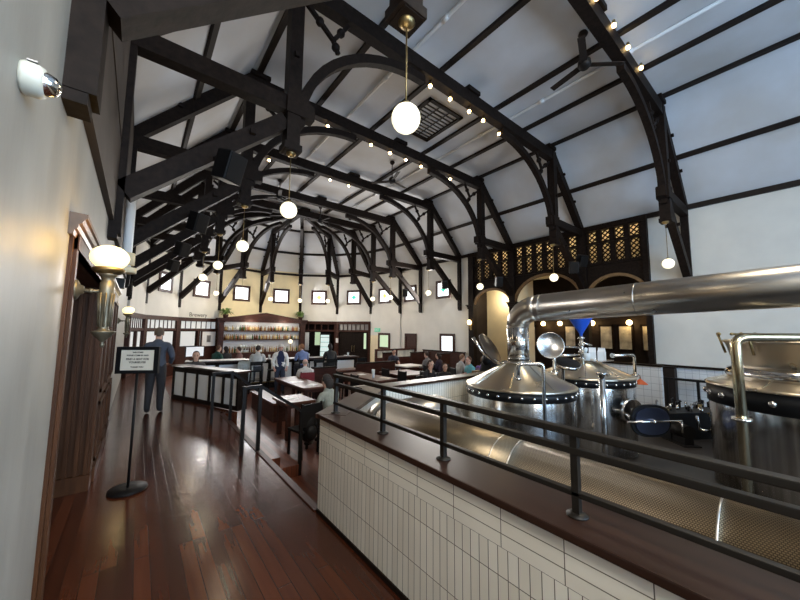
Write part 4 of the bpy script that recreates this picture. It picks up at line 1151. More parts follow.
# ================================================================== BACK BAR
BX0, BX1, BY = 3.42, 8.26, 20.18
t = thing('back_bar', 'tall red brown back bar with pediment and two bottle shelves', 'bar shelf', ((BX0+BX1)/2, BY, LOW))
def bb(name, x0, x1, y0, y1, z0, z1, mt='redwood'): return MB().box(x0, x1, y0, y1, z0, z1).build(name, mt, t, world=True)
bb('backing', BX0, BX1, BY+.05, BY+.12, LOW, 2.2, 'backbar')
for x in (BX0, BX1-.26):
    p = bb('column', x, x+.26, BY-.35, BY+.1, LOW, 2.15)
    MB().box(x-.04, x+.30, BY-.40, BY+.1, 2.06, 2.16).box(x+.07, x+.19, BY-.37, BY-.34, .6, 1.9).build('column_trim', 'redwood', p, world=True)
b = MB(); b.box(BX0-.05, BX1+.05, BY-.40, BY+.1, 2.10, 2.24); b.box(BX0-.1, BX1+.1, BY-.46, BY+.1, 2.24, 2.30); b.build('cornice', 'redwood', t, world=True)
w = (BX1-BX0)/2-.35
b = MB(); b.prism([(-w, 0), (w, 0), (w, .04), (0, .36), (-w, .04)], ((BX0+BX1)/2, BY-.42, 2.30), (1, 0, 0), (0, 0, 1), (0, 1, 0), .42); b.build('pediment', 'redwood', t, world=True)
for z in (1.58, 1.08): bb('shelf', BX0+.2, BX1-.2, BY-.28, BY+.06, z, z+.045)
bb('lower_counter', BX0+.1, BX1-.1, BY-.55, BY+.06, LOW, .40)
lamp('back_bar_light', (5.0, 19.55, 2.05), 26, (1.0, .90, .74), .3)
lamp('back_bar_light', (6.9, 19.55, 2.05), 26, (1.0, .90, .74), .3)
lamp('apse_wall_wash', (4.6, 19.4, 2.9), 10, (1.0, .80, .42), .3)
# bottles
BM = {}
for nm, c in (('amber', (.42, .24, .10)), ('gold', (.66, .50, .24)), ('clear', (.72, .72, .66)), ('green', (.06, .12, .04)), ('brown', (.10, .04, .015)), ('red', (.38, .17, .10))):
    K['gl_'+nm] = mat('bottle_'+nm, c, .12)
def bottle(kind, h, r):
    o = MB().lathe([(0, 0), (r, 0), (r, h*.55), (r*.85, h*.64), (r*.36, h*.76), (r*.34, h*.95), (r*.42, h*.96), (r*.42, h), (0, h)], n=10).build('bottle', 'gl_'+kind)
    return o
protos = {}
kinds = [('amber', .31, .042), ('gold', .29, .045), ('clear', .32, .040), ('green', .31, .040), ('brown', .28, .045), ('red', .30, .04)]
words_ = {'amber': 'amber', 'gold': 'golden', 'clear': 'clear', 'green': 'dark green', 'brown': 'dark brown', 'red': 'reddish'}
for row, (z, n, where) in enumerate(((1.625, 44, 'top shelf of the back bar'), (1.125, 44, 'second shelf of the back bar'), (.40, 34, 'counter under the back bar shelves'))):
    for k in range(n):
        kd = kinds[rnd.choice([0, 0, 1, 1, 2, 2, 3, 4, 5])]
        if kd[0] not in protos: o = protos[kd[0]] = bottle(*kd)
        else:
            o = protos[kd[0]].copy(); COL.objects.link(o)
        o.location = (BX0+.36+k*(BX1-BX0-.72)/(n-1)+rnd.uniform(-.012, .012), BY-.11+rnd.uniform(-.06, .06)-(.2 if row == 2 else 0), z)
        s = rnd.uniform(.88, 1.08) if row < 2 else rnd.uniform(.9, 1.3); o.scale = (1, 1, s)
        tag(o, '%s bottle standing in the row on the %s' % (words_[kd[0]], where), 'bottle', '%s bottles on the %s' % (words_[kd[0]], where))
# counter globes / jars on the bar
t = thing('bar_lamp', 'round white globe lamp at the right end of the back bar counter', 'lamp', (7.35, 19.85, .40))
MB().lathe([(0, 0), (.08, 0), (.06, .03), (.02, .05), (.02, .46), (0, .46)], n=14).build('base', 'brass', t)
MB().ball((0, 0, .58), .13, 8).build('shade', 'globe', t)
for n, (x, s, lb) in enumerate(((4.7, 1., 'heap of white towels and glassware on the bar, left of the leaning patron'), (5.5, .7, 'smaller heap of glassware on the bar centre'))):
    o = MB()
    for k in range(9): o.lathe([(0, 0), (.05, 0), (.065, .14), (.06, .14), (.045, .01), (0, .01)], (rnd.uniform(-.25, .25)*s, rnd.uniform(-.15, .15), .28*(k % 2)), 10)
    t = thing('glass_rack', lb, 'glassware', (x, 19.85, .40))
    o.build('glass', 'clear', t)
    MB().box(-.32, .32, -.2, .2, .0, .02).box(-.32, .32, -.2, .2, .27, .28).build('rack', 'brass', t)
# ferns on the two ends of the cornice
for n, (x, lb) in enumerate(((3.75, 'leafy green fern on the left end of the back bar cornice'), (7.98, 'leafy green fern on the right end of the back bar cornice'))):
    t = thing('potted_fern', lb, 'plant', (x, BY-.2, 2.30))
    MB().lathe([(0, 0), (.11, 0), (.15, .2), (.13, .2), (.1, .02), (0, .02)], n=14).build('pot', 'redwood', t)
    b = MB()
    for k in range(46):
        a = rnd.uniform(0, 2*PI); l = rnd.uniform(.25, .52); up = rnd.uniform(.05, .35)
        p0 = Vector((0, 0, .2)); p1 = Vector((math.cos(a)*l*.55, math.sin(a)*l*.4, .2+up)); p2 = Vector((math.cos(a)*l, math.sin(a)*l*.5, .2+up-.18*rnd.random()))
        sd = Vector((-math.sin(a), math.cos(a), 0))*.045
        b.quad([p0-sd*.3, p0+sd*.3, p1+sd, p1-sd]); b.quad([p1-sd, p1+sd, p2+sd*.15, p2-sd*.15])
    b.build('fronds', 'leaf', t)
# passage items right of the bar
(fx, fy), rz = facet(2)
t = thing('glass_fridge', 'pale glass fronted fridge in the opening right of the back bar', 'fridge', (fx, fy, LOW), rz)
MB().box(-.72, -.10, -.75, -.25, 0, 1.95).build('cabinet', 'blackp', t)
d_ = MB().box(-.68, -.14, -.25, -.235, .3, 1.88).build('door', 'fridge', t)
b = MB()
for k in range(5): b.box(-.68, -.14, -.236, -.225, .5+k*.3, .53+k*.3)
b.build('shelf', 'dull', d_)
t = thing('hanging_towel', 'long white towel hanging in the opening right of the back bar', 'towel', (fx, fy, 1.56), rz)
b = MB()
for k in range(6): b.tube([(.62+k*.075, -.12+.02*(k % 2), -.02), (.62+k*.078, -.12+.025*((k+1) % 2), -1.15)], .045, 8)
b.build('folds', 'white', t)
t = thing('exit_sign', 'small green exit sign on the wall right of the dark double doors', 'sign', (0, 0, 0))
(fx, fy), rz = facet(0); t.location = (fx, fy, 1.62); t.rotation_euler = (0, 0, rz)
s_ = MB().box(.35, .78, .0, .05, .0, .22).build('panel', 'green', t)
text('lettering', 'EXIT', .19, 'white', t, (.565, .052, .11), Matrix.Rotation(PI, 3, 'Z') @ RX)
t = thing('wall_notice', 'white paper notice on the timber post between the doors and the opening', 'notice', (0, 0, 0))
(fx, fy), rz = facet(1); t.location = (fx, fy, .9); t.rotation_euler = (0, 0, rz)
MB().box(FW/2-.16, FW/2+.02, .055, .06, 0, .28).build('sheet', 'white', t)
(fx, fy), rz = facet(0)
b = MB(); b.box(.1, FW/2, .003, .012, LOW, 1.4)
struct(b.build('trim_30', 'plasterY', loc=(fx, fy, 0), rotz=rz))

# ================================================================== FRONT BAR COUNTER
Q0, Q1 = Vector((1.35, 13.42, LOW)), Vector((7.6, 12.55, LOW))
dv = Q1-Q0; LB = dv.length; rzb = math.atan2(dv.y, dv.x)
t = thing('bar_counter', 'long bar counter with dark top and pale panels where the patrons sit', 'bar counter', Q0, rzb)
MB().box(0, LB, -.35, .35, 1.02, 1.08, .01).build('bar_top', 'cap', t)
MB().box(.02, 1.9, -.34, .34, 1.08, 1.095).build('service_top', 'counter', t)
MB().box(.05, LB-.05, -.10, .15, .1, 1.02).build('body', 'beam', t)
for k in range(7):
    MB().box(.1+k*(LB-.2)/7+.06, .1+(k+1)*(LB-.2)/7-.06, -.125, -.10, .22, .92).build('front_panel', 'panelwhite' if k > 1 else 'dull', t)
MB().box(.05, LB-.05, -.12, .15, 0, .12).build('plinth', 'black', t)
MB().tube([(.1, -.28, .25), (LB-.1, -.28, .25)], .022, 8).build('foot_rail', 'brass', t)
def atbar(u, v): return Q0+Vector((math.cos(rzb)*u-math.sin(rzb)*v, math.sin(rzb)*u+math.cos(rzb)*v, 0))
# bar things: plates and glasses
for n, (u, lb) in enumerate(((3.0, 'white plate on the bar before the leaning patron'), (3.9, 'white plate on the bar behind the woman in white'), (5.0, 'white plate on the bar by the man in blue'), (5.9, 'white plate at the right end of the bar'))):
    p = atbar(u, .12); o = MB().lathe([(0, .0), (.08, .0), (.13, .022), (.125, .026), (.07, .008), (0, .008)], n=20).build('plate', 'white', loc=(p.x, p.y, LOW+1.08)); tag(o, lb, 'plate', 'plates on the bar')
for n, u in enumerate((2.7, 3.3, 4.2, 5.3, 5.9)):
    p = atbar(u, -.05); o = MB().lathe([(0, .0), (.03, .0), (.042, .15), (.038, .15), (.028, .01), (0, .01)], n=12).build('beer_glass', 'gl_gold' if n % 2 else 'clear', loc=(p.x, p.y, LOW+1.08))
    tag(o, 'drinking glass on the long bar counter, %s from its left' % ORD[n].replace('nearest', 'first'), 'glass', 'glasses on the bar')
def stool(x, y, rz, label, coat=None):
    t = thing('bar_stool', label, 'stool', (x, y, LOW), rz, 'dark bar stools')
    MB().box(-.2, .2, -.2, .2, .72, .77, .015).build('seat', 'black', t)
    for a in (-1, 1):
        for c_ in (-1, 1): MB().beam((a*.21, c_*.21, 0), (a*.17, c_*.17, .72), .032, .032).build('leg', 'black', t)
    b = MB(); b.box(-.2, .2, -.2, -.17, .95, 1.08); b.box(-.19, -.16, -.2, -.17, .75, 1.08); b.box(.16, .19, -.2, -.17, .75, 1.08); b.build('backrest', 'black', t)
    b = MB()
    for z in (.25, .42): b.box(-.2, .2, -.2, -.18, z, z+.025); b.box(-.2, .2, .18, .2, z, z+.025); b.box(-.2, -.18, -.2, .2, z, z+.025); b.box(.18, .2, -.2, .2, z, z+.025)
    b.build('stretcher', 'black', t)
    return t
for u, lb in ((2.13, 'dark bar stool under the leaning patron'), (2.75, 'empty dark bar stool left of the woman in the white jacket'), (3.78, 'dark bar stool under the man in the blue shirt'), (4.32, 'empty dark bar stool right of the man in blue'), (4.85, 'dark bar stool under the patron in black at the bar'), (6.1, 'empty dark bar stool at the right end of the bar')):
    p = atbar(u, -.90); stool(p.x, p.y, rzb, lb)

# ================================================================== DINING FURNITURE
def table(x0, x1, y0, y1, label, rz=0., top='redtop', cat='table', z=.75, grp='dining tables'):
    cx, cy = (x0+x1)/2, (y0+y1)/2
    t = thing('dining_table', label, cat, (cx, cy, LOW), rz, grp)
    a, c_ = (x1-x0)/2, (y1-y0)/2
    MB().box(-a, a, -c_, c_, z-.05, z, .008).build('tabletop', top, t)
    MB().box(-a+.06, a-.06, -c_+.06, c_-.06, z-.13, z-.05).build('apron', 'redwood', t)
    for s in (-1, 1):
        for q in (-1, 1): MB().box(s*(a-.12)-.04, s*(a-.12)+.04, q*(c_-.15)-.04, q*(c_-.15)+.04, 0, z-.05).build('leg', 'redwood', t)
    return t
table(3.30, 3.98, 7.9, 10.15, 'long red brown table with the thick top nearest the short stair')
table(5.45, 6.2, 7.85, 9.95, 'long table with a pale glare in the middle of the dining floor')
table(6.75, 8.0, 8.3, 9.6, 'wide table before the booth where the man in the dark tee sits')
table(4.9, 5.35, 10.5, 11.6, 'small far table between the bar and the middle tables')
table(5.7, 6.7, 10.6, 11.2, 'far table before the dark double doors')
table(4.3, 4.95, 6.5, 7.5, 'table just behind the tiled enclosure wall, holding the blue cups', top='counter')
table(6.2, 7.9, 5.95, 6.45, 'table close behind the tiled enclosure wall before the woman in black', top='counter')
table(8.6, 9.6, 6.1, 6.7, 'table before the grey shirted man by the timber post', top='counter')
table(8.6, 9.6, 10.3, 11.2, 'white topped table in front of the booths by the right wall', top='counter')
table(2.36, 2.98, 6.5, 7.3, 'small table beside the person in the grey green shirt', top='redtop')
def bench(x0, x1, y0, y1, label, back=None, h=.45, bh=1.1):
    cx, cy = (x0+x1)/2, (y0+y1)/2
    t = thing('bench', label, 'bench', (cx, cy, LOW), 0, 'dark wooden benches and booths')
    a, c_ = (x1-x0)/2, (y1-y0)/2
    MB().box(-a, a, -c_, c_, h-.05, h, .008).build('seat', 'redtop', t)
    MB().box(-a+.03, a-.03, -c_+.05, c_-.05, 0, h-.05).build('base', 'redwood', t)
    if back:
        q = {'x+': (a-.06, a, -c_, c_), 'x-': (-a, -a+.06, -c_, c_), 'y+': (-a, a, c_-.06, c_), 'y-': (-a, a, -c_, -c_+.06)}[back]
        MB().box(*q, 0, bh).build('backrest', 'redwood', t)
        MB().box(q[0]-.02, q[1]+.02, q[2]-.02, q[3]+.02, bh, bh+.035).build('top_rail', 'beam', t)
    return t
bench(2.62, 3.05, 8.0, 10.0, 'plain dark bench with smooth top beside the long table near the stair')
bench(8.9, 9.5, 11.75, 12.4, 'booth bench of the man in the dark tee', 'y+', .45, 1.15)
bench(10.2, 10.9, 9.5, 10.1, 'booth bench behind the people by the right wall', 'y+', .45, 1.2)
bench(11.2, 11.85, 10.0, 12.8, 'long dark booth against the right wall under the low windows', 'x+', .45, 1.2)
bench(9.7, 10.9, 11.3, 11.8, 'dark booth with a broad wooden back between the two booth tables', 'y-', .45, 1.2)
bench(4.55, 5.3, 9.6, 10.1, 'dark booth back running behind the bald man', 'y+', .45, .95)
bench(6.4, 8.2, 10.1, 10.6, 'dark bench beyond the wide dining table', 'y+', .45, .95)
t = thing('booth_screen', 'dark timber partition with a clear top panel behind the booths by the right wall', 'partition', (10.8, 13.4, LOW))
b = MB()
for x in (9.2, 10.45, 11.7): b.box(x-.05, x+.05, 13.3, 13.4, LOW, .78)
b.box(9.2, 11.7, 13.3, 13.4, .70, .78); b.box(9.2, 11.7, 13.32, 13.38, LOW, .36)
b.build('frame', 'redwood', t, world=True)
MB().box(9.25, 11.65, 13.34, 13.36, .36, .70).build('glass_strip', 'mirror', t, world=True)
def chair(x, y, rz, label, mt='black', z=LOW):
    t = thing('dining_chair', label, 'chair', (x, y, z), rz, 'dining chairs')
    MB().box(-.21, .21, -.21, .21, .42, .46, .012).build('seat', mt, t)
    for a in (-1, 1):
        MB().beam((a*.18, .18, 0), (a*.18, .18, .42), .035, .035).build('leg', 'black', t)
        MB().beam((a*.18, -.22, 0), (a*.18, -.18, .44), .035, .035).build('leg', 'black', t)
    b = MB(); b.box(-.21, .21, -.235, -.20, .52, .90, .012); b.build('backrest', mt, t)
    b = MB(); b.beam((-.19, -.2, .42), (-.19, -.22, .92), .03, .03); b.beam((.19, -.2, .42), (.19, -.22, .92), .03, .03); b.build('back_post', 'black', t)
    return t
K['redpad'] = mat('red_fabric', (.20, .008, .014), .6)
# small tableware
def cup(x, y, label, mt, z=LOW+.75, h=.12, r=.042):
    o = MB().lathe([(0, 0), (r*.8, 0), (r, h), (r*.92, h), (r*.72, .01), (0, .01)], n=14).build('cup', mt, loc=(x, y, z)); return tag(o, label, 'cup')
cup(4.42, 6.62, 'blue cup at the left on the table behind the enclosure wall', 'cupblue', h=.13, r=.05)
cup(4.85, 6.60, 'blue cup at the right on the table behind the enclosure wall', 'cupblue', h=.14, r=.055)
cup(5.7, 8.4, 'tall clear glass standing alone on the middle dining table', 'clear', h=.26, r=.05)
for n, (x, y, lb) in enumerate(((3.55, 9.0, 'white paper lying on the long table near the stair'), (3.7, 8.3, 'white napkin at the near end of the long table by the stair'), (5.85, 9.3, 'white paper on the far end of the middle dining table'), (6.0, 8.2, 'cream menu on the near end of the middle dining table'), (2.6, 6.9, 'white menu on the small table by the person in grey green'))):
    o = MB().box(-.16, .16, -.11, .11, 0, .004).build('menu', 'paper' if 'cream' in lb else 'white', loc=(x, y, LOW+.751), rotz=n*.7); tag(o, lb, 'menu')
t = thing('parcel', 'brown takeaway bag standing on the wall top beside the nearest tank', 'bag', (7.9, 6.2, LOW+.75))
MB().box(-.16, .16, -.1, .1, 0, .30, .02).build('bag_body', 'palewood', t)
MB().tube([(-.06, 0, .29), (-.05, 0, .36), (.05, 0, .36), (.06, 0, .29)], .008, 6).build('handle', 'palewood', t)

# ================================================================== PEOPLE
CLO = {}
def cloth(c):
    k = 'cloth_%02x%02x%02x' % tuple(int(min(.99, v)*255) for v in c)
    if k not in K: K[k] = mat(k, c, .85, var=.18, scale=14, bump=.1)
    return k
STAND = dict(pelvis=(0, 0, .93), spine=(0, .005, 1.12), chest=(0, 0, 1.30), nb=(0, -.015, 1.455), neck=(0, .0, 1.53),
             shL=(-.185, -.01, 1.41), shR=(.185, -.01, 1.41), elL=(-.235, -.03, 1.13), elR=(.235, -.03, 1.13), wrL=(-.24, .06, .89), wrR=(.24, .06, .89),
             haL=(-.235, .09, .81), haR=(.235, .09, .81), hiL=(-.09, 0, .88), hiR=(.09, 0, .88), knL=(-.10, .02, .49), knR=(.10, .02, .49),
             anL=(-.105, -.02, .09), anR=(.105, -.02, .09), toL=(-.115, .15, .045), toR=(.115, .15, .045))
RAD = dict(pelvis=(.155, .115), spine=(.14, .105), chest=(.165, .115), nb=(.085, .07), neck=(.055, .055), sh=(.062, .062), el=(.046, .046), wr=(.032, .030), ha=(.040, .024),
           hi=(.10, .10), kn=(.064, .064), an=(.045, .045), to=(.045, .034))
EDG = [('pelvis', 'spine'), ('spine', 'chest'), ('chest', 'nb'), ('nb', 'neck')] + [(a+s, b_+s) for s in 'LR' for a, b_ in (('sh', 'el'), ('el', 'wr'), ('wr', 'ha'), ('hi', 'kn'), ('kn', 'an'), ('an', 'to'))] + [('chest', 'shL'), ('chest', 'shR'), ('pelvis', 'hiL'), ('pelvis', 'hiR')]
def sit(seat=.46, foot=0., lean=0.):
    z = seat+.09; f = math.sin(lean)
    J = dict(pelvis=(0, 0, z), spine=(0, .19*f, z+.19), chest=(0, .37*f, z+.37*math.cos(lean)), nb=(0, .52*f, z+.525*math.cos(lean)), neck=(0, .59*f+.02, z+.60*math.cos(lean)))
    c = J['chest']
    for s, q in (('L', -1), ('R', 1)):
        J['sh'+s] = (q*.185, .48*f-.01, z+.48*math.cos(lean)); J['el'+s] = (q*.235, .42*f+.06, z+.22); J['wr'+s] = (q*.17, .42*f+.27, z+.22); J['ha'+s] = (q*.13, .42*f+.35, z+.22)
        J['hi'+s] = (q*.095, .02, z-.02); J['kn'+s] = (q*.13, .43, z+.0); J['an'+s] = (q*.13, .40, foot+.09); J['to'+s] = (q*.135, .56, foot+.045)
    return J
def person(label, x, y, z, rz, J, shirt, trousers, hair, skin='skin', sleeves='long', hairlen='short', head=(0., 0.), s=1., shoes=(.02, .018, .016), jacket=None, group=None, hat=None, cover=True):
    t = thing('person', label, 'person', (x, y, z), rz, group); t.scale = (s, s, s)
    names = list(J.keys()); me = bpy.data.meshes.new('body_skeleton')
    idx = {n: i for i, n in enumerate(names)}
    me.from_pydata([J[n] for n in names], [(idx[a], idx[b_]) for a, b_ in EDG], [])
    o = bpy.data.objects.new('body_tmp', me); COL.objects.link(o)
    sk = o.modifiers.new('skin', 'SKIN'); sk.use_smooth_shade = True
    for i, n in enumerate(names):
        k = n if n in RAD else n[:-1]
        me.skin_vertices[0].data[i].radius = RAD[k]
        me.skin_vertices[0].data[i].use_root = (n == 'pelvis')
    sb = o.modifiers.new('smooth', 'SUBSURF'); sb.levels = 1; sb.render_levels = 1
    ev = o.evaluated_get(bpy.context.evaluated_depsgraph_get())
    body = bpy.data.meshes.new_from_object(ev)
    bpy.data.objects.remove(o); bpy.data.meshes.remove(me)
    # which bone is each face nearest to
    segs = [(a, b_, Vector(J[a]), Vector(J[b_])) for a, b_ in EDG]
    def bone(p):
        best = None
        for a, b_, A, B in segs:
            u = max(0, min(1, (p-A).dot(B-A)/max(1e-9, (B-A).length_squared)))
            dd = (p-A-(B-A)*u).length / (RAD.get(b_, RAD.get(b_[:-1]))[0]+RAD.get(a, RAD.get(a[:-1]))[0])
            if best is None or dd < best[0]: best = (dd, a, b_, u)
        return best
    up = {'spine', 'chest', 'nb'}
    sets = {'shirt': [], 'trousers': [], 'shoe': []}
    for f in body.polygons:
        d_, a, b_, u = bone(f.center)
        if a.startswith('an'): sets['shoe'].append(f.index)
        elif a.startswith(('hi', 'kn')) or (a == 'pelvis' and b_ != 'spine') or (a == 'pelvis' and u < .35): sets['trousers'].append(f.index)
        elif (a == 'nb' and u > .35): pass
        elif a in ('pelvis', 'spine', 'chest', 'nb') or a.startswith('sh'): sets['shirt'].append(f.index)
        elif a.startswith('el') and sleeves == 'long' and u < .93: sets['shirt'].append(f.index)
    if sleeves == 'short':
        sets['shirt'] = [i for i in sets['shirt'] if not (lambda q: q[1].startswith('sh') and q[3] > .72)(bone(body.polygons[i].center))]
    bb_ = MB(); bb_.bm.free(); bb_.bm = bmesh.new(); bb_.bm.from_mesh(body); bb_.uv = bb_.bm.loops.layers.uv.verify()
    # hands
    for S, q in (('L', -1), ('R', 1)):
        w = Vector(J['wr'+S]); h = Vector(J['ha'+S]); d1 = (h-w).normalized()
        lat = d1.cross(Vector((0, 0, 1)))
        if lat.length < .3: lat = d1.cross(Vector((0, 1, 0)))
        lat.normalize(); dn = lat.cross(d1).normalized()
        for k, ln in enumerate((.066, .076, .070, .054)):
            p = h+d1*.012+lat*((k-1.5)*.017)
            p1 = p+d1*ln*.55-dn*.006; p2 = p1+d1*ln*.4-dn*.025
            bb_.tube([p-d1*.03, p, p1, p2], [.010, .010, .0085, .006], 6)
        p = h-d1*.035+lat*(-q*.026); bb_.tube([p, p+d1*.03+lat*(-q*.026)-dn*.012, p+d1*.062+lat*(-q*.030)-dn*.024], [.012, .0105, .007], 6)
    # head
    nk = Vector(J['neck']); hc = nk+Vector((0, .025, .105))
    hr = (Matrix.Rotation(head[0], 3, 'Z') @ Matrix.Rotation(head[1], 3, 'X'))
    H_ = lambda a, b2, c: hc+hr @ Vector((a, b2, c))
    bb_.m(0)
    bb_.tube([nk-Vector((0, 0, .05)), nk+Vector((0, .008, .05))], [.056, .052], 10)
    bb_.ball(hc+hr @ Vector((0, -.008, .02)), .1, 8, (.78, .96, 1.02), hr)
    bb_.ball(hc+hr @ Vector((0, .022, -.045)), .075, 7, (.80, .86, .98), hr)
    bb_.lathe([(0, .028), (.007, .02), (.016, -.016), (.0, -.022)], H_(0, .098, -.012), 8, hr)
    for q in (-1, 1): bb_.ball(H_(q*.078, -.005, -.01), .028, 5, (.35, .7, 1.1), hr)
    bb_.m(1)
    for q in (-1, 1):
        bb_.ball(H_(q*.032, .086, .012), .0115, 5, (1.2, .6, .8), hr)
        bb_.obox(H_(q*.033, .09, .036), (.038, .01, .008), hr)
    bb_.m(2); bb_.obox(H_(0, .087, -.060), (.044, .012, .011), hr, .003)
    bo = bb_.build('body', [skin, 'eye', 'lip'], t)
    def shell(nm, ids, off, mt):
        if not ids: return
        b2 = bmesh.new(); b2.from_mesh(body); b2.faces.ensure_lookup_table(); b2.normal_update()
        for v in b2.verts: v.co += v.normal*off
        keep = set(ids)
        bmesh.ops.delete(b2, geom=[f for f in b2.faces if f.index not in keep], context='FACES')
        m2 = bpy.data.meshes.new(nm); b2.to_mesh(m2); b2.free()
        m2.materials.clear(); m2.materials.append(K[mt])
        for p in m2.polygons: p.use_smooth = True; p.material_index = 0
        ob = bpy.data.objects.new(nm, m2); COL.objects.link(ob); ob.parent = t; return ob
    shell('jacket' if jacket else 'shirt', sets['shirt'], .022 if jacket else .014, cloth(shirt))
    if jacket: shell('shirt', [i for i in sets['shirt'] if body.polygons[i].center.y > .04 and abs(body.polygons[i].center.x) < .06], .036, cloth(jacket))
    shell('trousers', sets['trousers'], .012, cloth(trousers))
    shell('shoe', [i for i in sets['shoe'] if body.polygons[i].center.x < 0], .012, cloth(shoes)); shell('shoe', [i for i in sets['shoe'] if body.polygons[i].center.x >= 0], .012, cloth(shoes))
    bpy.data.meshes.remove(body)
    if hair:
        b3 = MB(); b3.ball((0, 0, 0), .108, 9, (.82, .98, 1.06))
        lim = {'short': lambda c: c.z*.8-c.y*1.0 > .010, 'bald': lambda c: c.y < .03 and -.05 < c.z < .03 and True, 'long': lambda c: c.z*.8-c.y*1.1 > -.02}[hairlen]
        dl = [f for f in b3.bm.faces if not lim(f.calc_center_median())]
        bmesh.ops.delete(b3.bm, geom=dl, context='FACES')
        for v in b3.bm.verts: v.co = hc+hr @ (v.co+Vector((0, -.012, .024)))
        if hairlen == 'long':
            b3.tube([H_(0, -.075, .04), H_(0, -.085, -.07), H_(0, -.075, -.16)], [.075, .075, .04], 10)
        b3.build('hair', cloth(hair), t)
    if hat:
        b3 = MB(); b3.lathe([(0, .12), (.06, .11), (.095, .06), (.10, .03), (.14, .02), (.14, .012), (.09, .018)], hc+hr @ Vector((0, 0, .02)), 16, hr); b3.build('cap', cloth(hat), t)
    return t
def pose(base, **kw):
    J = dict(base); J.update(kw); return J
DK = (.02, .02, .024)
# the man at the host counter (back to the camera)
person('man in slate blue jacket standing with his back turned at the host counter', .36, 8.33, 0, R(-12), pose(STAND, elL=(-.25, .02, 1.14), wrL=(-.20, .20, 1.02), haL=(-.17, .28, 1.02), elR=(.26, .05, 1.15), wrR=(.2, .28, 1.0), haR=(.17, .36, .98), anL=(-.10, -.06, .09), toL=(-.115, .10, .045)),
       (.058, .070, .098), (.018, .017, .020), (.11, .075, .05), head=(R(8), R(-6)), s=.965)
# host face
person('person with dark hair facing the room from behind the host counter', 1.33, 10.7, LOW, R(175), sit(.62, 0, .05), (.05, .045, .045), DK, (.03, .02, .015), s=1.02)
# patrons at the bar
def bar_person(label, u, v, rz, seat, **k):
    p = atbar(u, v); return person(label, p.x, p.y, LOW, rzb+rz, k.pop('J', sit(seat, .28, k.pop('lean', .2))), **k)
person('person in a dark green top seated behind the left end of the bar', 2.38, 14.1, LOW, R(-60), sit(.66, .2, .15), (.012, .06, .045), DK, (.10, .05, .03), sleeves='short')
person('woman in black top with dark hair behind the left end of the bar', 2.90, 14.85, LOW, R(25), sit(.62, .2, .05), (.012, .012, .014), DK, (.02, .014, .012), sleeves='short', hairlen='long', s=.97)
person('patron in a muted red top behind the bar, right of the woman in black', 3.28, 14.28, LOW, R(60), sit(.62, .2, .05), (.16, .08, .075), DK, (.045, .025, .018), sleeves='short', s=.97)
bar_person('man in a pale grey shirt leaning forward on a stool at the bar', 2.15, -.94, R(-14), .75, shirt=(.50, .52, .53), trousers=(.05, .055, .07), hair=(.03, .022, .018), lean=.42)
bar_person('man in a blue shirt seated at the bar right of the woman in white', 3.78, -.88, R(8), .75, shirt=(.16, .22, .42), trousers=(.05, .05, .07), hair=(.30, .14, .07), lean=.25)
bar_person('patron in black seated at the bar near the right end', 4.85, -.88, R(-4), .75, shirt=(.022, .024, .026), trousers=DK, hair=(.018, .013, .012), lean=.22, hairlen='long')
person('woman in a white jacket over navy walking in front of the bar', 3.95, 11.55, LOW, R(168), pose(STAND, elL=(-.25, -.05, 1.13), elR=(.25, -.05, 1.13), wrL=(-.22, .08, .93), wrR=(.22, .08, .93), haL=(-.2, .14, .87), haR=(.2, .14, .87), toL=(-.13, .2, .045), knL=(-.1, .1, .5), anL=(-.11, .08, .09)),
       (.88, .87, .83), (.03, .04, .07), (.66, .60, .50), jacket=(.02, .03, .08), hairlen='long', s=.96, skin='skin2', hat=(.72, .66, .6))
t = thing('grey_coat', 'pale grey coat draped over the stool back behind the leaning man', 'coat', (0, 0, 0))
p = atbar(1.78, -1.0); t.location = p; t.scale = (.85, .9, .95); t.rotation_euler = (0, 0, rzb)
b = MB()
for k in range(11):
    x = -.27+k*.054; b.tube([(x*.75, .05, 1.14), (x*.9, -.02, 1.02), (x, -.03+.02*(k % 2), .75), (x*1.12, -.03+.03*((k+1) % 2), .38+.05*(k % 3))], [.035, .045, .045, .035], 7)
b.build('folds', cloth((.36, .39, .38)), t)
# dining room
person('person in grey green shirt with dark hair seated by the railing end', 2.95, 5.66, LOW, R(20), sit(.44, 0, .25), (.33, .35, .30), (.17, .16, .14), (.03, .02, .016), hairlen='long', s=1.0)
chair(2.92, 5.59, R(20), 'dark chair under the person in the grey green shirt')
t = thing('black_bag', 'black backpack and coat hung on the chair beside the person in grey green', 'bag', (2.46, 5.62, LOW))
MB().ball((0, 0, .50), .2, 8, (.85, .7, 1.35)).ball((0, -.13, .42), .11, 6, (1, .6, 1.2)).build('bag_body', 'blackp', t)
MB().tube([(-.05, 0, .74), (-.03, 0, .84), (.05, 0, .84), (.06, 0, .74)], .014, 6).build('strap', 'black', t)
chair(2.44, 5.75, R(10), 'dark chair holding the black backpack near the stair')
person('bald man in a white shirt in the red backed chair, seen from behind', 4.2, 9.95, LOW, R(-12), sit(.40, 0, .08), (.66, .64, .60), (.10, .09, .08), (.42, .33, .26), hairlen='bald', skin='skin2', s=.97)
chair(4.18, 9.85, R(-12), 'red backed chair under the bald man', 'redpad')
person('man in a dark navy tee sitting in the booth and looking at his hands', 9.2, 12.0, LOW, R(168), sit(.44, 0, .12), (.03, .034, .05), (.10, .14, .22), (.025, .018, .014), sleeves='short', head=(0, R(-22)), s=1.0)
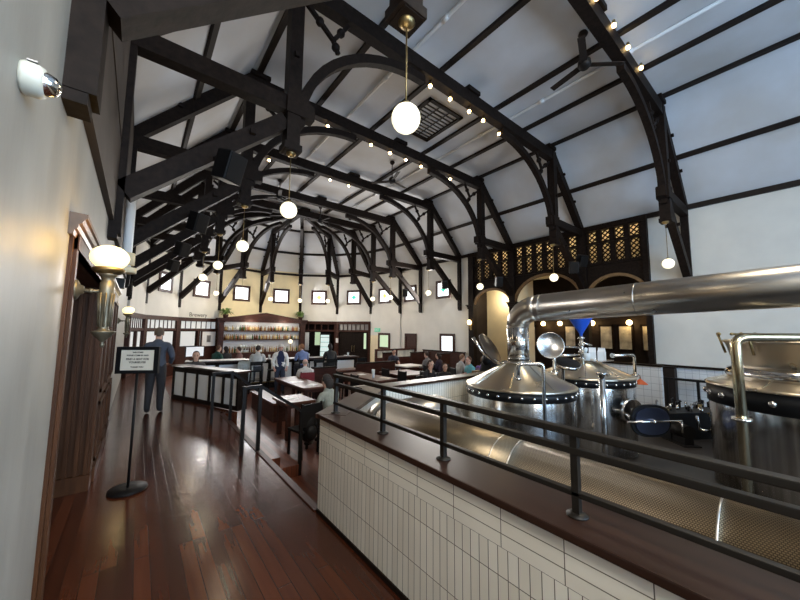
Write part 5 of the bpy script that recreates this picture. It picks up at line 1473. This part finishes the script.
person('woman in black resting her face on her hand, behind the enclosure wall', 6.5, 6.85, LOW, R(-175), pose(sit(.46, 0, .12), elR=(.22, .20, .80), wrR=(.09, .20, 1.06), haR=(.07, .17, 1.14)), (.014, .014, .018), DK, (.05, .026, .018), hairlen='long', head=(R(-15), R(-8)))
person('small child in black sitting next to the woman in black', 7.33, 7.0, LOW, R(150), sit(.50, .1, .1), (.016, .014, .016), DK, (.06, .032, .02), s=.86)
person('man in a light grey sweatshirt with a beard sitting left of the timber post', 8.95, 7.85, LOW, R(-110), sit(.46, 0, .18), (.46, .45, .44), (.06, .06, .08), (.22, .12, .07))
person('person in a turquoise tee seated just left of the timber post', 8.72, 7.1, LOW, R(70), sit(.44, 0, .1), (.13, .42, .48), (.07, .07, .10), (.13, .07, .04), sleeves='short', skin='skin2')
person('person in a purple top leaning forward right of the timber post', 9.1, 6.95, LOW, R(-60), sit(.45, 0, .35), (.13, .06, .26), DK, (.14, .08, .05))
person('person in a grey brown top seated with back turned in the far booth', 9.05, 9.5, LOW, R(10), sit(.46, 0, .1), (.20, .185, .18), DK, (.06, .035, .025))
person('person in dark purple seated beside the grey brown top in the far booth', 9.4, 9.2, LOW, R(20), sit(.46, 0, .1), (.035, .022, .04), DK, (.03, .018, .014), hairlen='long', s=.97)
chair(6.5, 6.93, R(185), 'black chair under the woman in black')
chair(7.33, 7.08, R(150), 'black chair under the small child')
chair(8.98, 7.9, R(-110), 'black chair under the man in the grey sweatshirt')
chair(8.70, 7.04, R(70), 'black chair under the person in turquoise')
chair(9.07, 6.98, R(-60), 'black chair under the person in purple')
chair(9.05, 9.42, R(10), 'black chair under the person in the grey brown top')
chair(9.42, 9.12, R(20), 'black chair under the person in dark purple')
for n, (x, y, rz, lb) in enumerate(((6.45, 8.2, 90, 'black chair at the right side of the middle table, near end'), (6.45, 9.1, 90, 'black chair at the right side of the middle table, far end'), (5.2, 8.3, -90, 'black chair at the left side of the middle table, near end'), (5.2, 9.2, -90, 'black chair at the left side of the middle table, far end'), (7.3, 8.05, 0, 'black chair on the near side of the wide table'), (8.3, 9.0, 90, 'black chair at the right end of the wide table'))):
    chair(x, y, R(rz), lb)
